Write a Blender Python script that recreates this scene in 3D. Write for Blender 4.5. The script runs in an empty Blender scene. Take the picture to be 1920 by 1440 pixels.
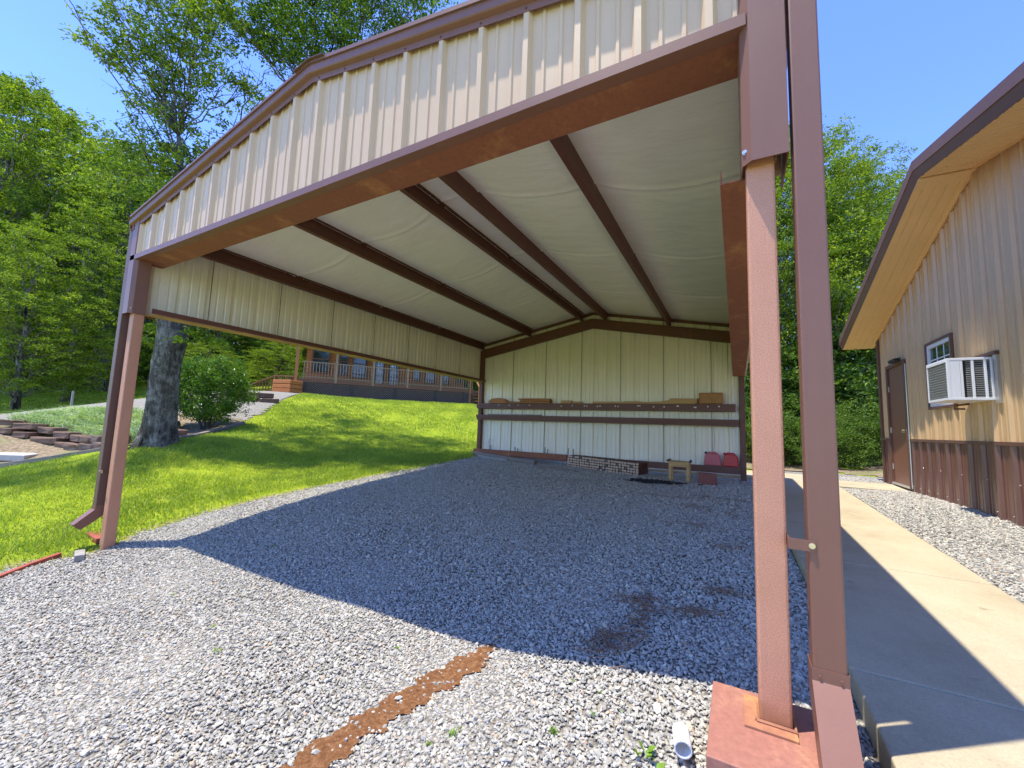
import bpy, math, random
import numpy as np
from mathutils import Vector, Matrix
R_ = math.radians
scene = bpy.context.scene
col = scene.collection

# ------------------------------------------------------------------ camera
YAW, PITCH, ROLL, FPX = 0.504, 0.102, 0.035, 764.28
CAMP = np.array([-0.156, -1.847, 1.04])
def cam_axes():
    f = np.array([-math.sin(YAW)*math.cos(PITCH), math.cos(YAW)*math.cos(PITCH), math.sin(PITCH)])
    r = np.array([math.cos(YAW), math.sin(YAW), 0.0]); u = np.cross(r, f)
    return math.cos(ROLL)*r+math.sin(ROLL)*u, -math.sin(ROLL)*r+math.cos(ROLL)*u, f
CR, CU, CF = cam_axes()
cd = bpy.data.cameras.new('camera'); cam = bpy.data.objects.new('camera', cd); col.objects.link(cam)
cd.sensor_width = 36.0; cd.lens = FPX/1920*36.0; cd.clip_start = 0.03; cd.clip_end = 3000
M = Matrix.Identity(4)
for i in range(3):
    M[i][0], M[i][1], M[i][2], M[i][3] = CR[i], CU[i], -CF[i], CAMP[i]
cam.matrix_world = M
scene.camera = cam
def at(px, py, d):
    """measured photo position + distance -> place in the scene (metres)"""
    return CAMP + d*((px-960)/FPX*CR + (720-py)/FPX*CU + CF)

# ------------------------------------------------------------------ light
KX, KY = 0.21, 0.16                       # shadow travel per metre of height
sdir = Vector((-KX, -KY, 1)).normalized() # towards the sun
EL = math.asin(sdir.z); AZ = math.atan2(sdir.x, sdir.y)
world = bpy.data.worlds.new('World'); scene.world = world; world.use_nodes = True
nt = world.node_tree; nt.nodes.clear()
sky = nt.nodes.new('ShaderNodeTexSky'); sky.sky_type = 'NISHITA'; sky.sun_disc = False
sky.sun_elevation = EL; sky.sun_rotation = AZ % (2*math.pi)
sky.air_density = 0.85; sky.dust_density = 0.0; sky.ozone_density = 7.0; sky.altitude = 300
bg = nt.nodes.new('ShaderNodeBackground'); bg.inputs['Strength'].default_value = 0.138
wo = nt.nodes.new('ShaderNodeOutputWorld')
hs_ = nt.nodes.new('ShaderNodeHueSaturation'); hs_.inputs['Saturation'].default_value = 1.10; hs_.inputs['Hue'].default_value = .516
nt.links.new(sky.outputs[0], hs_.inputs['Color']); nt.links.new(hs_.outputs[0], bg.inputs[0]); nt.links.new(bg.outputs[0], wo.inputs[0])
sl = bpy.data.lights.new('sun', 'SUN'); sl.energy = 2.05; sl.angle = R_(0.55); sl.color = (1.0, 0.945, 0.83)
so = bpy.data.objects.new('sun', sl); col.objects.link(so)
so.rotation_euler = sdir.to_track_quat('Z', 'Y').to_euler(); so.location = (0, 0, 30)
scene.view_settings.view_transform = 'Standard'; scene.view_settings.look = 'None'
scene.view_settings.exposure = 1.95; scene.view_settings.gamma = 1.0
scene.cycles.max_bounces = 10; scene.cycles.diffuse_bounces = 8; scene.cycles.transparent_max_bounces = 8
scene.cycles.use_denoising = True

# ------------------------------------------------------------------ node helper
def mat(name, build):
    m = bpy.data.materials.new(name); m.use_nodes = True
    t = m.node_tree; t.nodes.clear()
    out = t.nodes.new('ShaderNodeOutputMaterial')
    class H: pass
    h = H(); h.t = t
    def N(kind, **kw):
        n = t.nodes.new('ShaderNode'+kind)
        for k, v in kw.items():
            if k.startswith('i_'):
                key = k[2:]
                n.inputs[int(key) if key.isdigit() else key.replace('_', ' ')].default_value = v
            else: setattr(n, k, v)
        return n
    h.N = N; h.L = lambda a, b: t.links.new(a, b)
    def pos(scale=(1, 1, 1)):
        g = N('NewGeometry'); mp = N('Mapping'); mp.inputs['Scale'].default_value = scale
        h.L(g.outputs['Position'], mp.inputs['Vector']); return mp.outputs[0]
    h.pos = pos
    def noise(scale, detail=4, rough=.6, vec=None):
        n = N('TexNoise'); n.inputs['Scale'].default_value = scale; n.inputs['Detail'].default_value = detail
        n.inputs['Roughness'].default_value = rough
        h.L(vec or pos(), n.inputs['Vector']); return n.outputs['Fac']
    h.noise = noise
    def ramp(fac, stops, interp='LINEAR'):
        r = N('ValToRGB'); cr = r.color_ramp; cr.interpolation = interp
        while len(cr.elements) > 1: cr.elements.remove(cr.elements[-1])
        cr.elements[0].position = stops[0][0]; cr.elements[0].color = (*stops[0][1], 1)
        for p, c in stops[1:]:
            e = cr.elements.new(p); e.color = (*c, 1)
        h.L(fac, r.inputs[0]); return r.outputs[0]
    h.ramp = ramp
    def mix(f, a, b, bt='MIX'):
        n = N('Mix', data_type='RGBA', blend_type=bt)
        if isinstance(f, (int, float)): n.inputs[0].default_value = f
        else: h.L(f, n.inputs[0])
        for s, v in ((6, a), (7, b)):
            if isinstance(v, tuple): n.inputs[s].default_value = (*v, 1)
            else: h.L(v, n.inputs[s])
        return n.outputs[2]
    h.mix = mix
    def bump(hgt, strength=.3, dist=.01):
        b = N('Bump'); b.inputs['Strength'].default_value = strength; b.inputs['Distance'].default_value = dist
        h.L(hgt, b.inputs['Height']); return b.outputs[0]
    h.bump = bump
    def bsdf(color, rough=.6, normal=None, metallic=0., spec=.5, **kw):
        p = N('BsdfPrincipled')
        if isinstance(color, tuple): p.inputs['Base Color'].default_value = (*color, 1)
        else: h.L(color, p.inputs['Base Color'])
        if isinstance(rough, (int, float)): p.inputs['Roughness'].default_value = rough
        else: h.L(rough, p.inputs['Roughness'])
        p.inputs['Metallic'].default_value = metallic; p.inputs['Specular IOR Level'].default_value = spec
        if normal is not None: h.L(normal, p.inputs['Normal'])
        return p.outputs[0]
    h.bsdf = bsdf
    s = build(h)
    h.L(s, out.inputs['Surface'])
    return m

def painted(name, c, var=.12, rough=.45, speck=0., bumpd=.0012, spec=.5, sfreq=95):
    def b(h):
        n = h.noise(2.2, 6, .65); n2 = h.noise(60, 3, .6)
        c2 = tuple(min(1, x*(1+var)) for x in c); c1 = tuple(x*(1-var) for x in c)
        cc = h.ramp(n, [(.3, c1), (.7, c2)])
        if speck:
            s = h.ramp(h.noise(sfreq, 3, .7), [(.42, (1-speck,)*3), (.62, (1+speck*.3,)*3)])
            cc = h.mix(1.0, cc, s, 'MULTIPLY')
        st = h.noise(3, 5, .7, h.pos((6, 6, .5)))
        cc = h.mix(1.0, cc, h.ramp(st, [(.25, (.94, .935, .93)), (.6, (1, 1, 1))]), 'MULTIPLY')
        return h.bsdf(cc, rough, h.bump(n2, .25, bumpd), spec=spec)
    return mat(name, b)

def rusty(name, c, rust, amt=.55, rough=.7):
    def b(h):
        n = h.noise(5, 8, .7, h.pos((1, .6, 1))); n2 = h.noise(38, 5, .75)
        f = h.ramp(n, [(amt-.08, (0, 0, 0)), (amt+.12, (1, 1, 1))])
        base = h.ramp(n2, [(.3, tuple(x*.8 for x in c)), (.7, tuple(x*1.18 for x in c))])
        cc = h.mix(f, base, h.ramp(n2, [(.35, rust), (.65, tuple(min(1, x*1.5) for x in rust))]))
        return h.bsdf(cc, rough, h.bump(n2, .3, .002))
    return mat(name, b)

def leafmat(name, dark, light, trans=.35, rough=.5, yellow=None):
    def b(h):
        g = h.N('NewGeometry')
        big = h.noise(1.6, 4, .65)
        c = h.ramp(g.outputs['Random Per Island'], [(0, dark), (.75, light), (1, yellow or light)])
        c = h.mix(1.0, c, h.ramp(big, [(.3, (.66, .72, .7)), (.7, (1.15, 1.08, 1))]), 'MULTIPLY')
        p = h.bsdf(c, rough, spec=.35)
        t = h.N('BsdfTranslucent'); tc = h.mix(1.0, c, (1.25, 1.35, .45), 'MULTIPLY'); h.L(tc, t.inputs[0])
        m = h.N('MixShader'); m.inputs[0].default_value = trans
        h.L(p, m.inputs[1]); h.L(t.outputs[0], m.inputs[2]); return m.outputs[0]
    return mat(name, b)

def woodmat(name, c, rough=.75, grain=(1, 18, 18), dark=.6):
    def b(h):
        n = h.noise(2.5, 7, .7, h.pos(grain)); k = h.noise(1.5, 3)
        cc = h.ramp(n, [(.25, tuple(x*dark for x in c)), (.55, c), (.8, tuple(min(1, x*1.2) for x in c))])
        cc = h.mix(.25, cc, h.ramp(k, [(.3, tuple(x*.55 for x in c)), (.7, c)]))
        return h.bsdf(cc, rough, h.bump(n, .4, .004))
    return mat(name, b)

TRIM = painted('brown_trim_paint', (.20, .088, .055), .06, .45)
TRIM_DK = painted('dark_brown_paint', (.095, .048, .038), .1, .5)
FRAME = rusty('red_oxide_steel', (.13, .045, .026), (.22, .075, .025), .66, .55)
HEADER = rusty('rusty_red_steel', (.25, .085, .042), (.34, .15, .055), .60, .75)
POST = painted('speckled_primer', (.60, .27, .15), .06, .5, speck=.22, bumpd=.002, sfreq=230)
def post_paint(h):
    n = h.noise(230, 3, .7); m = h.noise(3, 6, .7); g = h.N('NewGeometry'); sp = h.N('SeparateXYZ'); h.L(g.outputs['Position'], sp.inputs[0])
    c = h.ramp(m, [(.3, (.55, .245, .135)), (.7, (.64, .295, .17))])
    c = h.mix(1.0, c, h.ramp(n, [(.40, (.74, .74, .76)), (.62, (1.08, 1.08, 1.08))]), 'MULTIPLY')
    st = h.noise(5, 6, .75, h.pos((7, 7, .45))); c = h.mix(h.ramp(st, [(.60, (0, 0, 0)), (.72, (.55, .55, .55))]), c, (.30, .17, .14))
    k = h.N('Math', operation='MULTIPLY_ADD'); h.L(m, k.inputs[0]); k.inputs[1].default_value = .22; h.L(sp.outputs['Z'], k.inputs[2])
    c = h.mix(h.ramp(k.outputs[0], [(.10, (.9, .9, .9)), (.19, (0, 0, 0))]), c, (.30, .12, .045))
    return h.bsdf(c, .5, h.bump(n, .3, .002))
POST2 = mat('primer_post_paint', post_paint)
PLATE = rusty('red_primer_plate', (.31, .13, .09), (.34, .17, .10), .62, .65)
WELD = rusty('orange_rust_weld', (.34, .145, .075), (.42, .21, .07), .58, .9)
TAN_OUT = painted('tan_panel_paint', (.64, .44, .265), .03, .4)
TAN_IN = painted('cream_panel_inside', (.82, .74, .59), .03, .42)
BLD_TAN = painted('ochre_panel_paint', (.60, .40, .20), .04, .38)
BLD_BROWN = painted('brown_wainscot_paint', (.15, .067, .048), .1, .3)
SOFFIT = painted('ochre_soffit_paint', (.80, .53, .24), .04, .45)
BTRIM = painted('cocoa_trim_paint', (.13, .06, .038), .07, .55)
DOORM = painted('brown_door_paint', (.20, .085, .05), .05, .4)
DARK = painted('crawl_shade_black', (.012, .01, .01), .1, .8)
def liner(h):
    n = h.noise(3, 5, .6, h.pos((1, 2.5, 1))); g = h.N('NewGeometry')
    w = h.noise(240, 2, .5)
    c = h.ramp(n, [(.3, (.86, .80, .70)), (.7, (.90, .85, .75))])
    hm = h.N('Math', operation='ADD'); h.L(n, hm.inputs[0]); h.L(w, hm.inputs[1])
    return h.bsdf(c, .6, h.bump(n, .5, .03), spec=.3)
LINER = mat('white_vinyl_liner', liner)
WHITE = painted('white_plastic', (.78, .79, .80), .02, .35)
CONC = None
def conc(h):
    n = h.noise(1.7, 9, .72); f = h.noise(120, 4, .7); br = h.noise(12, 6, .7, h.pos((3, 22, 3)))
    c = h.ramp(n, [(.25, (.34, .28, .175)), (.5, (.425, .36, .235)), (.75, (.48, .415, .285))])
    c = h.mix(1.0, c, h.ramp(f, [(.3, (.82, .82, .82)), (.6, (1.05, 1.05, 1.05))]), 'MULTIPLY')
    c = h.mix(1.0, c, h.ramp(br, [(.3, (.88, .87, .86)), (.5, (1, 1, 1))]), 'MULTIPLY')
    st = h.ramp(h.noise(7, 2, .4), [(.72, (1, 1, 1)), (.8, (.5, .47, .42))])
    c = h.mix(1.0, c, st, 'MULTIPLY')
    return h.bsdf(c, .85, h.bump(br, .25, .004), spec=.25)
CONC = mat('broom_finished_concrete', conc)
def gravelm(h):
    v = h.N('TexVoronoi'); v.inputs['Scale'].default_value = 48; h.L(h.pos(), v.inputs['Vector'])
    c = h.ramp(v.outputs['Distance'], [(0, (.41, .385, .325)), (.45, (.34, .315, .265)), (.75, (.16, .145, .125))])
    g = h.ramp(v.outputs['Color'], [(.2, (.7, .7, .7)), (.8, (1.15, 1.14, 1.1))])
    c = h.mix(1.0, c, g, 'MULTIPLY')
    n = h.noise(.9, 5, .7)
    c = h.mix(h.ramp(n, [(.55, (0, 0, 0)), (.75, (.5, .5, .5))]), c, (.33, .28, .2))
    inv = h.N('Math', operation='SUBTRACT'); inv.inputs[0].default_value = 1; h.L(v.outputs['Distance'], inv.inputs[1])
    return h.bsdf(c, .9, h.bump(inv.outputs[0], .9, .02), spec=.2)
GRAVEL = mat('crushed_gravel_bed', gravelm)
def stonem(h):
    g = h.N('NewGeometry'); n = h.noise(70, 3, .6)
    c = h.ramp(g.outputs['Random Per Island'], [(0, (.28, .262, .222)), (.3, (.37, .35, .295)), (.62, (.44, .415, .35)), (.93, (.51, .48, .40)), (.965, (.52, .43, .31)), (1, (.42, .30, .2))])
    c = h.mix(1.0, c, h.ramp(n, [(.3, (.86, .86, .86)), (.7, (1.08, 1.08, 1.08))]), 'MULTIPLY')
    return h.bsdf(c, .85, h.bump(n, .3, .003), spec=.25)
STONE = mat('crushed_limestone', stonem)
def grassground(h):
    n = h.noise(.8, 6, .7); f = h.noise(13, 7, .8); f2 = h.noise(55, 3, .7)
    a = h.N('Attribute', attribute_name='bare'); 
    c = h.ramp(f, [(.3, (.15, .21, .012)), (.55, (.28, .36, .02)), (.75, (.38, .44, .035))])
    c = h.mix(1.0, c, h.ramp(n, [(.3, (.85, .9, .8)), (.7, (1.15, 1.05, 1))]), 'MULTIPLY')
    s = h.ramp(f, [(.3, (.17, .11, .06)), (.6, (.33, .25, .15)), (.8, (.42, .37, .27))])
    ad = h.N('Math', operation='MULTIPLY_ADD'); h.L(f, ad.inputs[0]); ad.inputs[1].default_value = .9; h.L(a.outputs['Fac'], ad.inputs[2])
    k = h.ramp(ad.outputs[0], [(.78, (0, 0, 0)), (1.0, (1, 1, 1))])
    c = h.mix(k, c, s)
    return h.bsdf(c, .9, h.bump(f2, .8, .03), spec=.1)
GROUND = mat('lawn_soil', grassground)
def bedm(h):
    f = h.noise(14, 7, .75); n = h.noise(1.2, 3)
    c = h.ramp(f, [(.3, (.09, .065, .04)), (.5, (.24, .18, .11)), (.68, (.42, .34, .22))])
    c = h.mix(h.ramp(n, [(.5, (0, 0, 0)), (.7, (.8, .8, .8))]), c, (.16, .19, .06))
    return h.bsdf(c, .95, h.bump(f, .8, .03), spec=.1)
BED = mat('bed_soil', bedm)
def dirtm(h):
    f = h.noise(45, 6, .75); n = h.noise(5, 3)
    c = h.ramp(f, [(.3, (.11, .048, .022)), (.5, (.22, .10, .042)), (.64, (.32, .17, .08)), (.74, (.5, .4, .26))])
    return h.bsdf(c, .95, h.bump(f, .9, .02), spec=.1)
DIRT = mat('orange_clay_dirt', dirtm)
def barkm(h):
    v = h.noise(9, 9, .8, h.pos((2.2, 2.2, .7))); p = h.noise(3.2, 6, .75)
    c = h.ramp(v, [(.3, (.035, .03, .024)), (.5, (.13, .11, .09)), (.68, (.27, .24, .21))])
    c = h.mix(h.ramp(p, [(.47, (0, 0, 0)), (.56, (.85, .85, .85))]), c, h.ramp(v, [(.35, (.10, .085, .07)), (.6, (.46, .42, .36))]))
    q = h.noise(2.1, 4, .6, h.pos((1.5, 1.5, .5))); c = h.mix(h.ramp(q, [(.58, (0, 0, 0)), (.64, (.9, .9, .9))]), c, (.02, .015, .012))
    return h.bsdf(c, .95, h.bump(v, 1.0, .09), spec=.1)
BARK = mat('grey_bark', barkm)
LEAF = leafmat('spring_leaves', (.06, .115, .012), (.25, .36, .02), .34, yellow=(.42, .48, .04))
LEAF_D = leafmat('deep_green_leaves', (.04, .09, .012), (.14, .24, .025), .35, yellow=(.24, .34, .05))
LEAF_B = leafmat('glossy_shrub_leaves', (.05, .12, .012), (.13, .25, .025), .3, .35, (.22, .36, .05))
BLADE = leafmat('grass_blades', (.19, .29, .035), (.40, .50, .065), .4, .6, (.58, .52, .14))
BLUEBLADE = leafmat('silvery_blades', (.24, .36, .14), (.50, .62, .36), .25, .6, (.66, .72, .5))
WEED = leafmat('weed_leaves', (.10, .2, .02), (.2, .34, .04), .3)
NEEDLE = woodmat('dry_brown_litter', (.27, .16, .10))
CEDAR = woodmat('cedar_wood', (.42, .17, .055), grain=(1, 14, 14))
PINE = woodmat('yellow_pine_wood', (.55, .33, .13), grain=(1, 14, 14))
LUMB = woodmat('lumber_end_grain', (.56, .38, .27), grain=(8, 8, 8), dark=.75)
LUMB2 = woodmat('grey_lumber_end_grain', (.16, .13, .12), grain=(8, 8, 8))
OLDW = woodmat('weathered_timber', (.24, .19, .15), grain=(3, 3, 14))
GREYW = woodmat('grey_weathered_wood', (.33, .30, .26), grain=(4, 4, 10))
LOGW = woodmat('log_siding_wood', (.43, .155, .042), grain=(.6, .6, 30))
DECKW = woodmat('brown_deck_wood', (.20, .085, .045), grain=(1, 1, 10))
RAILW = woodmat('weathered_rail_wood', (.34, .22, .14), grain=(3, 3, 3))
REDB = painted('red_painted_board', (.36, .075, .04), .2, .7, speck=.15)
BRICKC = painted('red_concrete_block', (.25, .085, .065), .15, .9, speck=.25, bumpd=.004)
SAND = woodmat('brown_sandstone', (.17, .095, .055), grain=(5, 5, 9), dark=.4)
FLAG = woodmat('pale_flagstone', (.45, .42, .37), grain=(4, 4, 4), dark=.8)
REDP = painted('red_plastic', (.50, .012, .02), .05, .35)
PINKP = painted('faded_red_plastic', (.50, .11, .12), .08, .5)
BLK = painted('black_plastic', (.02, .02, .02), .1, .5)
STEEL = mat('zinc_bolt', lambda h: h.bsdf((.6, .6, .58), .35, metallic=.8))
BRASS = mat('brass_hardware', lambda h: h.bsdf((.75, .65, .45), .3, metallic=.9))
GLASS = mat('dark_window_glass', lambda h: h.bsdf((.02, .035, .03), .04, spec=1.0))
def hglass(h):
    return h.bsdf((.015, .018, .02), .05, spec=.7)
HGLASS = mat('reflective_window_glass', hglass)
def coil(h):
    v = h.N('TexVoronoi'); v.inputs['Scale'].default_value = 60; h.L(h.pos(), v.inputs['Vector'])
    c = h.ramp(v.outputs['Distance'], [(.1, (.10, .10, .09)), (.5, (.34, .33, .29))])
    return h.bsdf(c, .6)
COIL = mat('condenser_coil', coil)
LATT = woodmat('grey_lattice_wood', (.26, .17, .13))
ROOFSH = painted('brown_roof_metal', (.17, .095, .075), .06, .4)
SHING = painted('grey_shingles', (.12, .11, .10), .2, .9, speck=.3, bumpd=.01)

# ------------------------------------------------------------------ mesh builder
class MB:
    def __init__(s): s.v = []; s.f = []; s.m = []; s.n = 0
    def add(s, V, F, mi=0):
        V = [tuple(p) for p in V]; s.v += V; s.f += [tuple(i+s.n for i in f) for f in F]; s.m += [mi]*len(F); s.n += len(V); return s
    def box(s, x0, x1, y0, y1, z0, z1, mi=0):
        V = [(x, y, z) for z in (z0, z1) for y in (y0, y1) for x in (x0, x1)]
        return s.add(V, [(0, 2, 3, 1), (4, 5, 7, 6), (0, 1, 5, 4), (2, 6, 7, 3), (0, 4, 6, 2), (1, 3, 7, 5)], mi)
    def obox(s, c, ax, ay, az, mi=0):
        """box from centre and three half-axis vectors"""
        c, ax, ay, az = map(lambda q: np.array(q, float), (c, ax, ay, az))
        V = [c+i*ax+j*ay+k*az for k in (-1, 1) for j in (-1, 1) for i in (-1, 1)]
        return s.add(V, [(0, 2, 3, 1), (4, 5, 7, 6), (0, 1, 5, 4), (2, 6, 7, 3), (0, 4, 6, 2), (1, 3, 7, 5)], mi)
    def bar(s, p, q, w, h, up=(0, 0, 1), mi=0):
        p = np.array(p, float); q = np.array(q, float); d = q-p; L = np.linalg.norm(d); d /= L
        u = np.array(up, float); r = np.cross(d, u); r /= np.linalg.norm(r); u = np.cross(r, d)
        return s.obox((p+q)/2, d*L/2, r*w/2, u*h/2, mi)
    def sweep(s, prof, p, q, xdir, ydir, closed=True, mi=0, cap=True):
        """extrude 2D profile from p to q"""
        p = np.array(p, float); q = np.array(q, float); X = np.array(xdir, float); Y = np.array(ydir, float)
        n = len(prof); V = [p+a*X+b*Y for a, b in prof]+[q+a*X+b*Y for a, b in prof]
        F = [(i, (i+1) % n, n+(i+1) % n, n+i) for i in range(n if closed else n-1)]
        if closed and cap: F += [tuple(range(n-1, -1, -1)), tuple(range(n, 2*n))]
        return s.add(V, F, mi)
    def tube(s, pts, rad, sides=7, mi=0, cap=True):
        pts = [np.array(p, float) for p in pts]; n = len(pts); V = []; F = []
        ref = np.array([.13, .97, .21])
        for i, p in enumerate(pts):
            d = pts[min(i+1, n-1)]-pts[max(i-1, 0)]; d = d/(np.linalg.norm(d)+1e-9)
            a = np.cross(d, ref); la = np.linalg.norm(a)
            if la < .1: a = np.cross(d, np.array([1., 0, 0])); la = np.linalg.norm(a)
            a /= la; b = np.cross(d, a); r = rad[i] if hasattr(rad, '__len__') else rad
            for k in range(sides):
                t = 2*math.pi*k/sides; V.append(p+r*(math.cos(t)*a+math.sin(t)*b))
        for i in range(n-1):
            for k in range(sides):
                F.append((i*sides+k, i*sides+(k+1) % sides, (i+1)*sides+(k+1) % sides, (i+1)*sides+k))
        if cap: F += [tuple(range(sides-1, -1, -1)), tuple((n-1)*sides+k for k in range(sides))]
        return s.add(V, F, mi)
    def build(s, name, mats, parent=None, bevel=0, smooth=False):
        me = bpy.data.meshes.new(name); me.from_pydata(s.v, [], s.f)
        if not isinstance(mats, (list, tuple)): mats = [mats]
        for m in mats: me.materials.append(m)
        if len(mats) > 1: me.polygons.foreach_set('material_index', s.m)
        if smooth: me.polygons.foreach_set('use_smooth', [True]*len(s.f))
        me.update()
        return link(name, me, parent, bevel)
def link(name, me, parent=None, bevel=0):
    o = bpy.data.objects.new(name, me); col.objects.link(o)
    if parent is not None:
        o.parent = parent
        o.matrix_parent_inverse = parent.matrix_basis.inverted()
    if bevel:
        b = o.modifiers.new('bevel', 'BEVEL'); b.width = bevel; b.segments = 2; b.limit_method = 'ANGLE'; b.angle_limit = R_(40)
    return o
def many(name, pieces, mats, parent, **kw):
    """each piece (a function filling a builder) becomes its own part"""
    for p in pieces:
        b = MB(); p(b); b.build(name, mats, parent, **kw)
def np_mesh(name, V, F, mats, parent=None, smooth=False):
    """V (n,3) float, F (m,k) int : fast mesh"""
    me = bpy.data.meshes.new(name); V = np.asarray(V, np.float32); F = np.asarray(F, np.int32); k = F.shape[1]
    me.vertices.add(len(V)); me.vertices.foreach_set('co', V.ravel())
    me.loops.add(F.size); me.loops.foreach_set('vertex_index', F.ravel())
    me.polygons.add(len(F)); me.polygons.foreach_set('loop_start', np.arange(0, F.size, k, dtype=np.int32))
    me.polygons.foreach_set('use_smooth', np.full(len(F), smooth))
    me.update(calc_edges=True)
    for m in (mats if isinstance(mats, (list, tuple)) else [mats]): me.materials.append(m)
    return link(name, me, parent)
def tag(o, label=None, cat=None, group=None, kind=None):
    if label: o['label'] = label
    if cat: o['category'] = cat
    if group: o['group'] = group
    if kind: o['kind'] = kind
    return o
def empty(name, loc, label, cat, group=None, rz=0):
    o = bpy.data.objects.new(name, None); col.objects.link(o); o.location = loc; o.rotation_euler = (0, 0, rz)
    o.empty_display_size = .2
    return tag(o, label, cat, group)
def copy_tree(o, parent=None):
    c = o.copy(); col.objects.link(c)
    if parent is not None:
        mpi = o.matrix_parent_inverse.copy(); c.parent = parent; c.matrix_parent_inverse = mpi
    for ch in list(o.children): copy_tree(ch, c)
    return c
def in_poly(x, y, poly):
    x = np.asarray(x); y = np.asarray(y); ins = np.zeros(x.shape, bool); n = len(poly)
    for i in range(n):
        x0, y0 = poly[i]; x1, y1 = poly[(i+1) % n]
        if y0 == y1: continue
        c = ((y0 > y) != (y1 > y)) & (x < (x1-x0)*(y-y0)/(y1-y0)+x0); ins ^= c
    return ins
def dist_poly(x, y, poly, closed=True):
    d = np.full(np.shape(x), 1e9); n = len(poly)
    for i in range(n if closed else n-1):
        x0, y0 = poly[i]; x1, y1 = poly[(i+1) % n]; dx, dy = x1-x0, y1-y0; L = dx*dx+dy*dy+1e-12
        t = np.clip(((x-x0)*dx+(y-y0)*dy)/L, 0, 1); d = np.minimum(d, np.hypot(x-x0-t*dx, y-y0-t*dy))
    return d
rng = np.random.default_rng(7)
CP=np.array([(-18.5,12.2,2.14),(-13.8,18,2.2),(-22,14,2.2),(-16,21,2.2),(-21.5,18,2.2),(-.1,.44,-.115),(-.9,.46,-.23),(-1.6,.47,-.33),(-2.55,.48,-.35),(-3.2,.48,-.386),(-4.4,.48,-.39),(-5.6,.48,-.372),(-6.06,0,-.40),
(-5.6,.95,-.28),(-5.64,1.93,-.137),(-5.67,3.3,0),(-5.7,6.4,.2),(-6.05,7.25,.27),(-.05,7.25,.14),(-1.85,7,.13),(-3.5,7,.18),(-1.2,6.2,.14),
(-3,3.5,-.05),(-.1,3.5,.0),(-.1,2,-.05),(-.2,-1.8,-.34),(-3,-1.8,-.46),(-6,-1.5,-.5),(.1,-.4,-.15),(0,-6,-.6),(-6,-6,-.9),
(.8,-3,-.2),(.8,0,-.11),(1.8,4,.09),(2.3,7,.19),(2.36,4.35,.2),(1.8,2,.04),(1.8,0,0),(4,-4,-.1),(0,9,.15),(-3,9,.25),(2.6,12.4,.33),(5,20,1.),(-6,12,.7),
(-10.08,1.93,.45),(-12.65,3.93,.66),(-15.08,.89,.46),(-11.77,1.59,.28),(-13.23,.81,.05),(-12.51,.42,-.08),(-10.77,1.34,.29),(-24.55,3.08,.86),(-23.35,4.84,1.29),
(-29.5,4.9,1.4),(-54.96,11.05,5.2),(-33.2,7.35,2.06),(-14.02,5.41,1.18),(-15.97,6.56,1.74),(-18.66,9.61,2.2),(-19.75,10.12,2.25),(-25,11.6,2.5),(-19.85,11.26,2.19),(-14.35,18.88,2.22),
(-17.2,15,2.2),(-11.09,8.22,.84),(-7.75,2.69,.06),(-15,13.5,2.0),(-12.5,17,1.9),(-24,20,2.8),(-60,-20,2.5),(-40,40,6),(0,40,3),(30,30,2),(30,-20,-1),(-30,-30,-1),(0,-60,-2),(-16,-5,-.7),(-9,-2,-.5),(60,60,3),(-80,20,7)],float)
def _U(r2): return r2*np.log(r2+1e-9)
def _fit():
    P=CP[:,:2]; n=len(P); d=((P[:,None]-P[None])**2).sum(-1); A=np.zeros((n+3,n+3)); A[:n,:n]=_U(d)+.02*np.eye(n)
    A[:n,n]=1;A[:n,n+1:]=P;A[n,:n]=1;A[n+1:,:n]=P.T
    return np.linalg.solve(A,np.concatenate([CP[:,2],[0,0,0]]))
_W=_fit()
def gz(x,y):
    x=np.asarray(x,float);y=np.asarray(y,float); sh=x.shape
    x=np.clip(x.ravel(),-90,70);y=np.clip(y.ravel(),-65,65); out=np.empty(len(x))
    for i in range(0,len(x),20000):
        a=x[i:i+20000];b=y[i:i+20000]
        d=(a[:,None]-CP[None,:,0])**2+(b[:,None]-CP[None,:,1])**2
        out[i:i+20000]=_U(d)@_W[:-3]+_W[-3]+_W[-2]*a+_W[-1]*b
    return out.reshape(sh)

# ------------------------------------------------------------------ ground sheets
GRAVEL_EDGE = [(-5.95, 8.2), (-5.89, 6.63), (-5.85, 4.74), (-6.05, 2.97), (-6.17, 1.63), (-6.24, 1.01), (-6.21, .41), (-5.98, -.04), (-6.12, -.52), (-6.05, -.9), (-6.5, -2), (-7.5, -4), (-8, -7)]
GPOLY = GRAVEL_EDGE+[(2.36, -7), (2.36, 8.7), (2.9, 9.6), (1.5, 10.3), (.2, 9.6), (-2.2, 8.6)]
LAWN = GRAVEL_EDGE+[(-11, -5), (-13.6, -.7), (-12.6, .28), (-11.41, .84), (-10.71, 1.32), (-10.3, 1.61), (-10.45, 2.34), (-11.9, 3.6), (-12.7, 4.8), (-14.16, 6.32), (-15.43, 7.96), (-16.47, 8.97), (-18.7, 10.6), (-19.3, 11.2), (-13.6, 19.2), (-8, 19), (-6, 13)]
DRIVE = [(-16.3, -4), (-16.5, 1.0), (-17.0, 2.8), (-15.2, 3.7), (-14.2, 4.3), (-13.0, 5.0), (-13.7, 6.0), (-14.7, 7.0), (-15.9, 8.2), (-17.4, 9.8), (-19.1, 10.7), (-22, 11.9), (-27, 12.3), (-25, 8.5), (-24, 5), (-24, 2), (-25, -5)]
BEDP = [(-12.75, .28), (-11.4, .9), (-10.7, 1.35), (-10.25, 2.3), (-11.8, 3.65), (-12.6, 4.8), (-13.1, 5.0), (-14.2, 4.3), (-15.2, 3.7), (-17.0, 2.8), (-16.5, 1.0), (-16.3, -1.5), (-13.7, -.8)]
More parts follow.
